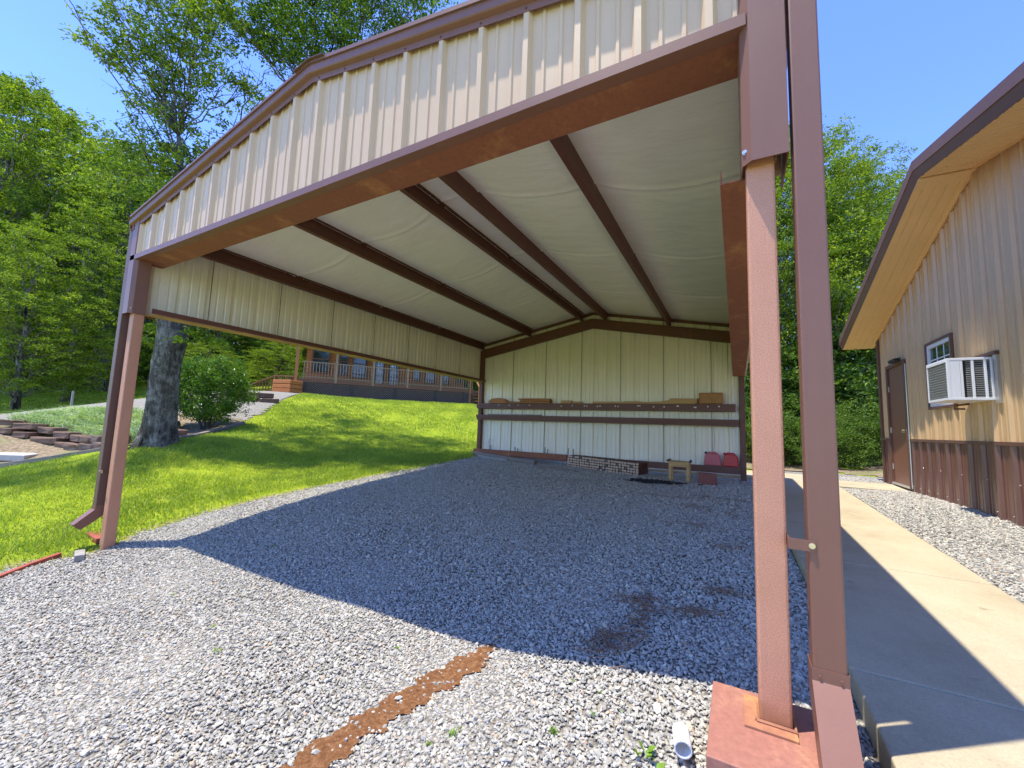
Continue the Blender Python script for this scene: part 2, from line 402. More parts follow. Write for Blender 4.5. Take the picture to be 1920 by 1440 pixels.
HOUSE_CUT = None

def axis(lo, hi, fine_lo, fine_hi, fine, grow=1.12):
    a = list(np.arange(fine_lo, fine_hi+1e-6, fine)); s = fine; x = fine_hi
    while x < hi: s = min(s*grow, 60); x += s; a.append(x)
    s = fine; x = fine_lo
    while x > lo: s = min(s*grow, 60); x -= s; a.insert(0, x)
    return np.array(a)
gx = axis(-900, 900, -21, 3.0, .2); gy = axis(-400, 1200, -4, 21, .2)
GX, GY = np.meshgrid(gx, gy); ZZ = gz(GX, GY)
f1 = np.sin(GX*1.7+GY*.9)*np.sin(GY*1.3-GX*.6)
ZZ = ZZ+.018*f1*np.clip(dist_poly(GX, GY, GPOLY)/1.5, 0, 1)*~in_poly(GX, GY, GPOLY)-.03*in_poly(GX, GY, GPOLY)
nx, ny = len(gx), len(gy)
idx = np.arange(nx*ny).reshape(ny, nx)
F = np.stack([idx[:-1, :-1], idx[:-1, 1:], idx[1:, 1:], idx[1:, :-1]], -1).reshape(-1, 4)
go = np_mesh('ground', np.stack([GX.ravel(), GY.ravel(), ZZ.ravel()], -1), F, GROUND, smooth=True)
tag(go, kind='structure')
bare = np.clip(1-dist_poly(GX, GY, GRAVEL_EDGE, False)/.45, 0, 1)*.55+.25*np.clip(1-dist_poly(GX, GY, [(-9.0, 1.2), (-7.9, 1.9)], False)/.3, 0, 1)
a = go.data.attributes.new('bare', 'FLOAT', 'POINT'); a.data.foreach_set('value', bare.ravel().astype(np.float32))
def sheet(name, poly, step, off, m, wob=.0):
    P = np.array(poly); x0, y0 = P.min(0); x1, y1 = P.max(0)
    xs = np.arange(x0, x1+step, step); ys = np.arange(y0, y1+step, step); X, Y = np.meshgrid(xs, ys)
    n1, n2 = len(xs), len(ys); idx = np.arange(n1*n2).reshape(n2, n1)
    cx = (X[:-1, :-1]+X[1:, 1:])/2; cy = (Y[:-1, :-1]+Y[1:, 1:])/2
    keep = in_poly(cx, cy, poly)
    F = np.stack([idx[:-1, :-1], idx[:-1, 1:], idx[1:, 1:], idx[1:, :-1]], -1)[keep]
    used = np.unique(F); mp = np.full(n1*n2, -1); mp[used] = np.arange(len(used))
    x = X.ravel()[used]; y = Y.ravel()[used]
    z = gz(x, y)+off+wob*(np.sin(x*3.1+y*1.7)*np.sin(y*2.3-x))
    o = np_mesh(name, np.stack([x, y, z], -1), mp[F], m, smooth=True)
    return tag(o, kind='structure')
sheet('gravel_pad', GPOLY, .1, 0.0, GRAVEL, .006)
sheet('driveway', DRIVE, .2, .03, GRAVEL)
sheet('planting_bed', BEDP, .12, .026, BED, .01)
FLOORP = [(-2.5, 10.2), (.4, 9.8), (1.6, 10.3), (2.95, 9.7), (12, 9.5), (16, 30), (-10, 34), (-9, 14)]
sheet('forest_floor', FLOORP, .25, .02, BED, .02)
# clay rut washed into the gravel
RUT = [(-1.50, .47), (-1.53, .22), (-1.62, -.1), (-1.68, -.35), (-1.73, -.65), (-1.8, -1.2)]
RW = [.06, .10, .095, .085, .09, .09]
P = []
xs_ = np.linspace(0, 5, 110)
L = []; Rr = []
for t in xs_:
    i = min(int(t), 4); u = t-i; x = RUT[i][0]*(1-u)+RUT[i+1][0]*u; y = RUT[i][1]*(1-u)+RUT[i+1][1]*u
    w = RW[i]*(1-u)+RW[i+1]*u+.018*math.sin(t*9)+.010*math.sin(t*23+1)+rng.normal(0, .006); w *= .25+.75*min(1, t/.5)
    L.append((x-w, y)); Rr.append((x+w+rng.normal(0, .008)+.015*math.sin(t*13), y))
RUTP = L+Rr[::-1]
V = []; F = []
for i, (l, r) in enumerate(zip(L, Rr)):
    for k in range(7):
        u = k/6; x = l[0]*(1-u)+r[0]*u; y = l[1]*(1-u)+r[1]*u
        V.append((x, y, 0, u))
V = np.array(V); z = gz(V[:, 0], V[:, 1])+.013-.006*np.sin(V[:, 3]*math.pi)+.0015*rng.standard_normal(len(V))
for i in range(len(L)-1):
    for k in range(6): F.append((i*7+k, i*7+k+1, (i+1)*7+k+1, (i+1)*7+k))
tag(np_mesh('dirt_rut', np.stack([V[:, 0], V[:, 1], z], -1), F, DIRT, smooth=True), kind='structure')

# sidewalk: solid slabs with tooled joints, 2.7 % fall like the photograph's
SW = lambda x, y: .027*y
mb = MB()
ys = [-4.6, -2.9, -1.2, .6, 2.35, 4.1, 5.85, 7.62]
g = .005
for a0, a1 in zip(ys[:-1], ys[1:]):
    x0, x1 = .27, 1.385
    V = [(x0, a0+g, SW(0, a0)-.16), (x1, a0+g, SW(0, a0)-.16), (x1, a1-g, SW(0, a1)-.16), (x0, a1-g, SW(0, a1)-.16),
         (x0, a0+g, SW(0, a0)), (x1, a0+g, SW(0, a0)), (x1, a1-g, SW(0, a1)), (x0, a1-g, SW(0, a1))]
    mb.add(V, [(0, 3, 2, 1), (4, 5, 6, 7), (0, 1, 5, 4), (1, 2, 6, 5), (2, 3, 7, 6), (3, 0, 4, 7)])
def slab(x0, x1, y0, y1, d=.16):
    V = [(x0, y0, SW(0, y0)-d), (x1, y0, SW(0, y0)-d), (x1, y1, SW(0, y1)-d), (x0, y1, SW(0, y1)-d),
         (x0, y0, SW(0, y0)), (x1, y0, SW(0, y0)), (x1, y1, SW(0, y1)), (x0, y1, SW(0, y1))]
    mb.add(V, [(0, 3, 2, 1), (4, 5, 6, 7), (0, 1, 5, 4), (1, 2, 6, 5), (2, 3, 7, 6), (3, 0, 4, 7)])
slab(-2.3, -.9, 7.63, 8.75); slab(-.89, .265, 7.63, 8.75); slab(.275, 1.38, 7.63, 8.75); slab(1.39, 2.34, 7.25, 8.15)
tag(mb.build('sidewalk', CONC, bevel=.008), kind='structure')
mb = MB(); mb.box(.28, 1.375, -4.5, 7.6, -.5, -.3)
# ------------------------------------------------------------------ loose stones
ico_v = []; ph = (1+5**.5)/2
for a, b in ((1, ph), (-1, ph), (1, -ph), (-1, -ph)):
    ico_v += [(0, a, b), (a, b, 0), (b, 0, a)]
ico_v = np.array(ico_v)/math.hypot(1, ph)
def hull_faces(v):
    F = []; n = len(v)
    for i in range(n):
        for j in range(i+1, n):
            for k in range(j+1, n):
                nn = np.cross(v[j]-v[i], v[k]-v[i]); d = (v-v[i])@nn
                if (d < 1e-6).all(): F.append((i, j, k))
                elif (d > -1e-6).all(): F.append((i, k, j))
    return np.array(F)
ico_f = hull_faces(ico_v)
def rot_mats(n):
    q = rng.standard_normal((n, 4)); q /= np.linalg.norm(q, axis=1)[:, None]; w, x, y, z = q.T
    return np.stack([1-2*(y*y+z*z), 2*(x*y-z*w), 2*(x*z+y*w), 2*(x*y+z*w), 1-2*(x*x+z*z), 2*(y*z-x*w), 2*(x*z-y*w), 2*(y*z+x*w), 1-2*(x*x+y*y)], -1).reshape(n, 3, 3)
def stones(name, x, y, z, s, m=STONE):
    n = len(x); nv = len(ico_v)
    base = ico_v[None]*(1+.22*rng.standard_normal((n, nv, 1)).clip(-1.4, 1.4))
    sc = np.stack([s*rng.uniform(.8, 1.35, n), s*rng.uniform(.6, 1., n), s*rng.uniform(.4, .75, n)], -1)
    V = base*sc[:, None, :]; V = np.einsum('nij,nkj->nki', rot_mats(n), V)
    V[:, :, 2] *= .8
    V += np.stack([x, y, z], -1)[:, None, :]
    F = ico_f[None]+(np.arange(n)*nv)[:, None, None]
    return np_mesh(name, V.reshape(-1, 3), F.reshape(-1, 3), m)
def scatter(x0, x1, y0, y1, dens): 
    n = int((x1-x0)*(y1-y0)*dens); return rng.uniform(x0, x1, n), rng.uniform(y0, y1, n)
X = []; Y = []; S = []
for (x0, x1, y0, y1, dens, s) in ((-6.6, .27, -2.6, 1.2, 5600, .0086), (-6.6, .27, 1.2, 4.0, 3700, .0102), (-6.4, .27, 4.0, 8.6, 2200, .0125), (1.38, 2.36, 1.5, 9.5, 3200, .0103), (-7, .2, -3.6, -2.6, 700, .016)):
    x, y = scatter(x0, x1, y0, y1, dens)
    # thin out what lies behind the camera
    rel = np.stack([x-CAMP[0], y-CAMP[1]], -1); fd = rel@CF[:2]; sd = np.abs(rel@np.array([CF[1], -CF[0]])/np.hypot(*CF[:2]))
    k = (fd > -.2) & (sd < 1.5*fd+1.2)
    x, y = x[k], y[k]
    e = dist_poly(x, y, GRAVEL_EDGE, False); ins = in_poly(x, y, GPOLY)
    pr = np.where(ins, np.clip(.35+e/.35, 0, 1), np.clip(.35-e/.5, 0, 1)**1.6)
    k = (rng.random(len(x)) < pr) & ~(in_poly(x, y, RUTP) & (rng.random(len(x)) > .05+.5*np.exp(-dist_poly(x, y, RUTP)/.012))) & ~((x > .26) & (x < 1.39) & (y < 8.8))
    k &= ~((x > -2.3) & (x < 1.4) & (y > 7.62) & (y < 8.76))
    x, y = x[k], y[k]; X.append(x); Y.append(y); S.append(s*np.exp(rng.normal(0, .27, len(x))))
X = np.concatenate(X); Y = np.concatenate(Y); S = np.concatenate(S)
big = rng.random(len(X)) < .006; S[big] *= 1.6
Z = gz(X, Y)+.004+S*.28*rng.uniform(.2, 1.3, len(X))
k = S < .06
tag(stones('gravel', X[k], Y[k], Z[k], S[k]), 'loose grey crushed limestone gravel under and in front of the carport', 'gravel', kind='stuff')

# ------------------------------------------------------------------ grass
def blades(name, x, y, h, w, m, lean=.45, two=False):
    n = len(x); z = gz(x, y)-.005; a = rng.uniform(0, 2*math.pi, n); b = rng.uniform(0, 2*math.pi, n)
    ln = h*rng.uniform(.1, lean*2, n)
    dx, dy = np.cos(a)*w/2, np.sin(a)*w/2; tx, ty = np.cos(b)*ln, np.sin(b)*ln
    if not two:
        V = np.stack([np.stack([x-dx, y-dy, z], -1), np.stack([x+dx, y+dy, z], -1), np.stack([x+tx, y+ty, z+h], -1)], 1)
        F = np.arange(n*3).reshape(n, 3)
    else:
        V = np.stack([np.stack([x-dx, y-dy, z], -1), np.stack([x+dx, y+dy, z], -1), np.stack([x+dx*.8+tx*.4, y+dy*.8+ty*.4, z+h*.75], -1), np.stack([x-dx*.8+tx*.4, y-dy*.8+ty*.4, z+h*.75], -1),
                      np.stack([x+tx*1.3, y+ty*1.3, z+h*.9], -1)], 1)
        k = np.arange(n)*5
        F = np.concatenate([np.stack([k, k+1, k+2], -1), np.stack([k, k+2, k+3], -1), np.stack([k+3, k+2, k+4], -1)])
    return np_mesh(name, V.reshape(-1, 3), F, m)
def camkeep(x, y, sl=1.45):
    rel = np.stack([x-CAMP[0], y-CAMP[1]], -1); c = CF[:2]/np.hypot(*CF[:2]); fd = rel@c; sd = np.abs(rel@np.array([c[1], -c[0]]))
    return (fd > 0) & (sd < sl*fd+.8)
X = []; Y = []; H = []; W = []
for x0, x1, y0, y1, dens, h, w in ((-10.5, -5.6, -1.6, 8.5, 3000, .052, .010), (-14.5, -5.6, -1.5, 9, 1000, .06, .015), (-20, -10, 3, 19.5, 600, .065, .026), (-10, -6, 8.5, 19, 400, .065, .026)):
    x, y = scatter(x0, x1, y0, y1, dens); k = in_poly(x, y, LAWN) & camkeep(x, y); x, y = x[k], y[k]
    e = dist_poly(x, y, GRAVEL_EDGE, False)
    n1 = np.sin(x*2.1+1.3)*np.sin(y*1.9+x*.7)+.6*np.sin(x*5.3+y*3.1)
    pr = np.clip((e-.02)/.45+.12+.12*n1, .03, 1)
    dd = dist_poly(x, y, [(-9.0, 1.2), (-7.9, 1.9)], False); pr *= np.clip(dd/.25, .15, 1); n2 = np.sin(x*7.3+y*4.1)*np.sin(y*6.7-x*3.3); pr *= np.clip(.85+.5*n2, .35, 1)
    k = rng.random(len(x)) < pr; x, y = x[k], y[k]
    X.append(x); Y.append(y); H.append(h*rng.uniform(.5, 1.25, len(x))*(1+.25*n1[k])); W.append(np.full(len(x), w))
X, Y, H, W = map(np.concatenate, (X, Y, H, W))
tag(blades('lawn_grass', X, Y, H, W, BLADE, .5), 'bright mown grass of the sloping lawn', 'grass', kind='stuff')
# strays on the gravel side of the border
x, y = scatter(-6.5, -5.2, -1.2, 8, 420); e = dist_poly(x, y, GRAVEL_EDGE, False); k = in_poly(x, y, GPOLY) & (rng.random(len(x)) < np.clip(.4-e/.6, 0, 1)); x, y = x[k], y[k]
x2, y2 = scatter(-32, -16, -1, 13, 120); k = ~in_poly(x2, y2, DRIVE) & ~in_poly(x2, y2, BEDP); x2, y2 = x2[k], y2[k]
x = np.concatenate([x, x2]); y = np.concatenate([y, y2])
tag(blades('rough_grass', x, y, rng.uniform(.03, .07, len(x))*np.where(x < -15, 2, 1), np.where(x < -15, .03, .006), BLADE, .5), 'thin straggling grass along the gravel edge and under the woods', 'grass', kind='stuff')
# silvery border grass in the stone-edged bed
OG = [(-16.1, 1.15), (-16.2, 2.3), (-15.2, 3.2), (-13.8, 3.2), (-12.3, 2.6), (-11.2, 2.3), (-11.0, 1.75), (-12.1, 1.85), (-14.1, 1.68), (-15.2, 1.2)]
x, y = scatter(-16.3, -10.9, 1, 3.3, 1500); k = in_poly(x, y, OG); x, y = x[k], y[k]
tag(blades('border_grass', x, y, rng.uniform(.18, .36, len(x)), .022, BLUEBLADE, .75, True), 'silvery green clumping grass filling the stone-edged bed', 'ornamental grass', kind='stuff')

# ================================================================== CARPORT
CX0, CX1, CY1, XM = -6.11, 0.0, 7.25, -3.055
car = empty('carport', (XM, 0, -.38), 'open-fronted tan and brown metal carport with a low gable roof over the gravel', 'carport')
def zpur(x): return 3.59-.19*abs(x-XM)          # underside of the purlins
# posts
def post(x0, y0, zb, zt, m):
    b = MB(); b.box(x0, x0+.1016, y0, y0+.1016, zb, zt); return b.build('post', m, car, bevel=.009)
post(-.1016, 0, 0.004, 3.0, POST2)['label'] = 'pinkish primer post standing on the steel base plate'
post(CX0, 0, -.6, 3.0, POST)
post(CX0, CY1-.1016, -.1, 3.0, FRAME)
post(-.1016, CY1-.1016, -.1, 3.0, FRAME)
b = MB(); b.box(-.262, .125, -.265, .195, -.34, 0); bp = b.build('base_plate', PLATE, car, bevel=.004); bp['label'] = 'thick rust-red steel base under the near post'
b = MB(); b.box(-.15, .012, -.05, .15, .0, .009)
wd = b.build('foot_plate', WELD, bp, bevel=.002)
b = MB(); b.tube([(-.11, -.008, .012), (.008, -.008, .012), (.008, .11, .012)], .007, 6); b.tube([(-.11, .11, .012), (-.11, -.008, .012)], .006, 6)
b.build('weld_bead', WELD, bp)
# front header: 8 inch channel lying flat behind the siding
b = MB(); b.box(CX0+.1016*0-.005, -.003, .018, .235, 2.75, 2.757); b.box(CX0-.005, -.003, .228, .235, 2.7575, 2.82); b.box(CX0-.005, -.003, .018, .025, 2.7575, 2.82)
b.build('header_beam', HEADER, car)
# gable trim strip along the bottom edge of the front siding
b = MB(); b.sweep([(-.052, 2.745), (-.052, 2.80), (-.046, 2.805), (-.012, 2.79), (-.012, 2.784), (-.046, 2.793), (-.046, 2.752), (.017, 2.752), (.017, 2.745)], (CX0-.03, 0, 0), (-.09, 0, 0), (0, 1, 0), (0, 0, 1))
b.build('header_trim', TRIM, car)
# ---- ribbed sheet metal
def rib_profile(u0, u1, start, pitch=.3048, major=.030, minor=.0075):
    """list of (u, height) across the sheet"""
    pts = []; k = math.floor((u0-start)/pitch)-1
    while True:
        c = start+k*pitch
        if c-.05 > u1: break
        for du, h in ((-.034, 0), (-.016, major), (.016, major), (.034, 0), (.086, 0), (.094, minor), (.108, minor), (.116, 0), (.188, 0), (.196, minor), (.210, minor), (.218, 0)):
            pts.append((c+du, h))
        k += 1
    pts = [p for p in pts if u0 < p[0] < u1]
    def hat(u):
        d = (u-start) % pitch; d = d if d < pitch/2 else d-pitch; d = abs(d)
        return major*min(1, max(0, (.034-d)/.018))
    return [(u0, hat(u0))]+pts+[(u1, hat(u1))]
def ribbed(name, prof, P, lo, hi, m_out, m_in, parent, extra=None):
    """P(u, h, z) -> xyz ; lo/hi functions of u ; outer skin + inner skin"""
    b = MB(); n = len(prof); V = []
    for off in (0.0, -.0016):
        for u, h in prof: V.append(P(u, h+off, lo(u))); V.append(P(u, h+off, hi(u)))
    F = []
    for i in range(n-1): F.append((2*i, 2*i+2, 2*i+3, 2*i+1))
    G = [(2*n+a, 2*n+d, 2*n+c, 2*n+e) for a, e, c, d in []]
    F2 = [(2*n+2*i, 2*n+2*i+1, 2*n+2*i+3, 2*n+2*i+2) for i in range(n-1)]
    b.add(V, F, 0); b.f += F2; b.m += [1]*len(F2)
    return b.build(name, [m_out, m_in], parent)
RT = lambda x: 3.86-.182*abs(x-XM)              # top line of the rake trim
prof = rib_profile(CX0+.005, -.09, -2.972)
xs = sorted([p for p in prof]+[(XM, [h for u, h in prof if abs(u-XM) == min(abs(a-XM) for a, _ in prof)][0])])
ribbed('gable_siding', xs, lambda u, h, z: (u, -.012-h, z), lambda u: 2.79, lambda u: RT(u)-.12, TAN_OUT, TAN_IN, car)
sp = rib_profile(.0, CY1, .745, major=.030)
LS = ribbed('side_siding', sp, lambda u, h, z: (CX0-.004-h, u, z), lambda u: 2.16, lambda u: 3.20, TAN_OUT, TAN_IN, car)
ribbed('side_siding', sp, lambda u, h, z: (CX1+.004+h, u, z), lambda u: 2.16, lambda u: 3.20, TAN_OUT, TAN_IN, car)
bprof = rib_profile(CX0, CX1, -2.392)
xs = sorted(bprof+[(XM, [h for u, h in bprof if abs(u-XM) == min(abs(a-XM) for a, _ in bprof)][0])])
ribbed('back_siding', xs, lambda u, h, z: (u, CY1+.012+h, z), lambda u: .30, lambda u: RT(u)-.04, TAN_OUT, TAN_IN, car)
# lap joints of the panels and screw heads seen from inside
SEAL = painted('sealant_line', (.10, .075, .06), .2, .8)
for k in range(-4, 3):
    x = -2.392+k*.9144-.02
    if CX0+.1 < x < -.1: b = MB(); b.box(x, x+.006, CY1+.004, CY1+.010, .30, RT(x)-.06); b.build('lap_joint', SEAL, car)
for y in (.76, 1.675, 2.59, 3.50, 4.42, 5.33, 6.24): b = MB(); b.box(CX0+.001, CX0+.005, y, y+.007, 2.17, 3.12); b.build('lap_joint', SEAL, car)
# roof sheet with ribs running down the slope
rp = rib_profile(-.09, CY1+.1, .1, major=.03)
for sgn in (-1, 1):
    b = MB(); n = len(rp); V = []
    for off in (0, -.0016):
        for y, h in rp:
            for x in (XM, XM+sgn*3.19): V.append((x, y, 3.815-.182*abs(x-XM)+h+off))
    F = [(2*i, 2*i+1, 2*i+3, 2*i+2) for i in range(n-1)]+[(2*n+2*i, 2*n+2*i+2, 2*n+2*i+3, 2*n+2*i+1) for i in range(n-1)]
    b.add(V, F); b.build('roof_sheet', ROOFSH, car)
b = MB()
for sgn in (-1, 1): b.obox((XM+sgn*.09, CY1/2, 3.853-.0164), (.09, 0, -sgn*.182*.09), (0, CY1/2+.1, 0), (0, 0, .002))
b.build('ridge_cap', ROOFSH, car)
# rake trims front (profile: lit face, soffit turn, flange) and back
for yy, sg in ((0, -1), (CY1+.05, 1)):
    pr_ = [(.01, .012), (-.078, 0), (-.078, -.105), (-.072, -.112), (-.045, -.122), (-.045, -.168), (-.040, -.168), (-.040, -.118), (-.068, -.106), (-.072, -.008), (.01, .006)]
    for s2 in (-1, 1):
        x1 = XM+s2*3.155; b = MB()
        pr2 = [((a if sg < 0 else -a), c) for a, c in pr_]
        b.sweep(pr2, (XM, yy, RT(XM)), (x1, yy, RT(x1)), (0, 1, 0), (0, 0, 1))
        rk = b.build('rake_trim', TRIM, car)
        if sg < 0:
            for k in range(11):
                x = -2.972+s2*(k*.3048+(.0 if s2 > 0 else .3048))
                if abs(x-XM) < 3.0: b = MB(); b.tube([(x, -.044, RT(x)-.147), (x, -.051, RT(x)-.147)], .006, 6); b.build('screw', BTRIM, rk)
# corner trims at the post heads
for x_, s_ in ((0, 1), (CX0, -1)):
    pr_ = [(.045*s_, .24), (.045*s_, -.052), (-.082*s_, -.052), (-.114*s_, -.018), (-.120*s_, .10), (-.116*s_, .10), (-.110*s_, -.015), (-.080*s_, -.047), (.040*s_, -.047), (.040*s_, .24)]
    b = MB(); b.sweep(pr_, (x_, 0, 2.135), (x_, 0, RT(x_)-.10), (1, 0, 0), (0, 1, 0))
    ct = b.build('corner_trim', TRIM, car)
    b = MB(); b.tube([(x_-.103*s_, -.02, 2.19), (x_-.103*s_, -.036, 2.19)], .007, 8); b.tube([(x_-.103*s_, -.025, 2.19), (x_-.103*s_, -.030, 2.19)], .012, 8); b.build('bolt', STEEL, ct)
# sill girts: flat channels along both sides
b = MB(); b.box(CX0+.002, CX0+.20, .125, CY1-.11, 2.15, 2.157, 0); b.box(CX0+.193, CX0+.20, .125, CY1-.11, 2.1575, 2.215, 1)
sg_ = b.build('sill_girt', [rusty('girt_grass_bounce', (.36, .19, .10), (.42, .25, .12), .5, .6), FRAME], car)  # underside tan carries light bounced off the grass in its colour
b = MB(); b.box(-.20, -.003, .107, CY1-.11, 2.15, 2.157, 0); b.box(-.20, -.193, .107, CY1-.11, 2.1575, 2.215, 0); b.box(-.010, -.003, .107, CY1-.11, 2.1575, 2.215, 0)
b.build('sill_girt', HEADER, car)['label'] = 'rusty channel running back from behind the near post'
# purlins (C sections) - two at the ridge, one mid-slope each side, eave struts
def cchan(b, x, y0, y1, zb, h=.20, w=.06, t=.004, openside=1, lip=.018):
    """web at x ; flanges go to openside"""
    s = openside
    x0, x1 = sorted((x, x+s*w))
    b.box(x0, x1, y0, y1, zb, zb+t); b.box(x0, x1, y0, y1, zb+h-t, zb+h)
    xa, xb = sorted((x, x+s*t)); b.box(xa, xb, y0, y1, zb+t+.0005, zb+h-t-.0005)
    xa, xb = sorted((x+s*(w-t), x+s*w)); b.box(xa, xb, y0, y1, zb+t+.0005, zb+t+lip); b.box(xa, xb, y0, y1, zb+h-t-lip, zb+h-t-.0005)
for xl, op in ((-1.40, -1), (-2.78, -1), (-3.32, 1), (-4.67, 1)):
    b = MB(); zb = zpur(xl); cchan(b, xl if op > 0 else xl+.06, .02, CY1+.02, zb, openside=op)
    p = b.build('purlin', FRAME, car)
    if op > 0:
        many('screw', [(lambda b, y=.45+k*.3: b.tube([(xl+.045, y, zb+.196), (xl+.045, y, zb+.165)], .0025, 5)) for k in range(23)], STEEL, p)
for x, op in ((CX0+.045, 1), (-.014, -1)):
    b = MB(); cchan(b, x, .02, CY1, 3.03-.0, h=.185, w=.065, openside=op)
    p = b.build('eave_strut', FRAME, car)
    if op > 0:
        many('screw', [(lambda b, y=.45+k*.3: b.tube([(x+.05, y, 3.21), (x+.05, y, 3.18)], .0025, 5)) for k in range(23)], STEEL, p)
# rafters: rear one in view, front one behind the gable siding
for y0 in (CY1-.1, .03):
    for sgn in (-1, 1):
        xe = XM+sgn*2.99; b = MB()
        V = []
        for y in (y0, y0+.09):
            for x, dz in ((XM, -.225), (xe, -.225), (xe, -.003), (XM, -.003)): V.append((x, y, zpur(x)+dz))
        b.add(V, [(0, 1, 2, 3), (7, 6, 5, 4), (0, 4, 5, 1), (1, 5, 6, 2), (2, 6, 7, 3), (3, 7, 4, 0)])
        b.build('rafter', FRAME, car)
# thin angle under the roof at the back
for sgn in (-1, 1):
    xe = XM+sgn*3.0; b = MB(); V = []
    for y in (CY1-.03, CY1-.001):
        for x, dz in ((XM, .10), (xe, .10), (xe, .165), (XM, .165)): V.append((x, y, zpur(x)+dz))
    b.add(V, [(0, 1, 2, 3), (7, 6, 5, 4), (0, 4, 5, 1), (1, 5, 6, 2), (2, 6, 7, 3), (3, 7, 4, 0)])
    b.build('roof_angle', FRAME, car)
# vinyl liner draped over the purlins
bays = [(CX0+.045, -4.66), (-4.62, -3.31), (-3.27, -2.74), (-2.72, -1.36), (-1.34, -.05)]
V = []; F = []; 
for x0, x1 in bays:
    nu, nv = 26, 420; base = len(V)
    for j in range(nv):
        y = .02+(CY1-.04)*j/(nv-1)
        for i in range(nu):
            u = i/(nu-1); x = x0+(x1-x0)*u
            z = zpur(x)+.192-.024*4*u*(1-u)*(1.0 if x1-x0 > .8 else .5)
            w = 4*u*(1-u)
            for s0 in (1.83, 3.59, 5.35):
                d = y-s0-.14*w*(1 if x1-x0 > .8 else .3)+.02*math.sin(x*2)
                z -= .014*math.exp(-(d/.022)**2)-.010*math.exp(-((d-.07)/.045)**2)+.0035*w*math.sin(d*30)*math.exp(-(d/.3)**2)
            z -= .004*w*math.sin(y*5.3+3*u+x)+.002*w*math.sin(y*13+x*5)+.006*w*math.sin(y*1.9+x*1.3)
            V.append((x, y, z))
    for j in range(nv-1):
        for i in range(nu-1):
            a = base+j*nu+i; F.append((a, a+nu, a+nu+1, a+1))
lo = np_mesh('ceiling_liner', V, F, LINER, car, smooth=True)
# gutters
for s_, xg in ((1, .02), (-1, CX0-.02)):
    pr_ = [(0, .0), (0, -.12), (.10, -.12), (.125, -.05), (.125, 0), (.118, 0), (.118, -.048), (.096, -.113), (.006, -.113), (.006, 0)]
    b = MB(); b.sweep([(a*s_, c) for a, c in pr_], (xg, -.06, 3.235), (xg, CY1+.1, 3.235), (1, 0, 0), (0, 0, 1)); b.build('gutter', TRIM, car)
# downspouts with kick-out elbows and straps
def downspout(x0, x1, zb, s_, tip):
    y0, y1 = -.045, .04
    b = MB(); b.box(x0, x1, y0, y1, zb, 3.13); d = b.build('downspout', BTRIM if s_ < 0 else TRIM, car, bevel=.006)
    b = MB(); V = []
    w = .004; path = [((y0-w, zb+.035), (y1+w, zb+.035)), ((y0-w, zb-.005), (y1+w, zb-.06)), tip]
    for (ya, za), (yb, zb2) in path:
        V += [(x0-w, ya, za), (x1+w, ya, za), (x1+w, yb, zb2), (x0-w, yb, zb2)]
    F = []
    for i in range(2):
        for k in range(4): F.append((i*4+k, i*4+(k+1) % 4, (i+1)*4+(k+1) % 4, (i+1)*4+k))
    b.add(V, F); e = b.build('elbow', TRIM, d)
    sol = e.modifiers.new('thick', 'SOLIDIFY'); sol.thickness = .003; sol.offset = 1
    many('rivet', [(lambda b, x=x: b.tube([(x, y0-.002, zb+.012), (x, y0-.009, zb+.012)], .004, 8)) for x in (x0+.018, x1-.018)], TRIM, d)
    return d
dR = downspout(.058, .152, .225, 1, ((-.30, -.06), (-.24, -.125)))
b = MB(); b.box(-.0, .078, -.0500, -.0472, .640, .678); b.box(-.0, .003, -.047, .03, .640, .678)
sR = b.build('strap', TRIM, dR); b = MB(); b.tube([(.068, -.05, .66), (.068, -.056, .66)], .0065, 8); b.tube([(.068, -.0505, .66), (.068, -.0525, .66)], .010, 12); b.build('bolt', BRASS, sR)
dL = downspout(CX0-.165, CX0-.07, .0, -1, ((-.20, -.14), (-.14, -.20)))
b = MB(); b.box(CX0-.085, CX0+.003, -.049, -.0465, .38, .415); sL = b.build('strap', TRIM, dL); b = MB(); b.tube([(CX0-.075, -.049, .40), (CX0-.075, -.056, .40)], .008, 8); b.build('bolt', STEEL, sL)
# rear girts used as shelves
def girt(z0, z1, y0, x0, x1, name='shelf_girt', m=FRAME, label=None):
    b = MB(); b.box(x0, x1, y0, CY1-.005, z0, z0+.006); b.box(x0, x1, y0, y0+.006, z0+.0065, z1); o = b.build(name, m, car)
    if label: o['label'] = label
    return o
g1 = girt(1.46, 1.595, 7.045, CX0+.02, -2.9-1.3, label='left length of the upper brown shelf rail')
b = MB(); b.box(-4.2, -.16, 7.035, 7.24, 1.455, 1.461); b.box(-4.2, -.16, 7.035, 7.041, 1.4615, 1.60); g1b = b.build('shelf_girt', FRAME, car); g1b['label'] = 'right length of the upper shelf rail carrying white knobs'
for x in (-5.42, -5.12, -4.86, -4.55):
    b = MB(); b.tube([(x, 7.044, 1.555), (x, 7.03, 1.55)], .013, 8); b.build('knob', WHITE, g1)
for x in (-3.72, -3.45, -3.16, -3.10, -2.86, -2.80, -2.46, -2.40, -1.98, -1.94, -1.66, -1.45, -1.20, -1.18, -.88, -.855, -.64, -.44, -.445):
    b = MB(); b.tube([(x, 7.034, 1.545+.012*math.sin(x*9)), (x, 7.018, 1.54+.012*math.sin(x*9))], .014, 8); b.build('knob', WHITE, g1b)
b = MB(); b.box(CX0+.02, -.12, 7.03, CY1-.005, 1.295, 1.302); b.box(CX0+.02, -.12, 7.03, 7.037, 1.235, 1.2945); b.box(CX0+.02, -.12, 7.07, 7.10, 1.17, 1.2945); b.build('shelf_girt', FRAME, car)['label'] = 'lower brown shelf rail across the back wall'
girt(.275, .405, 7.06, CX0+.02, -.10, 'base_girt')
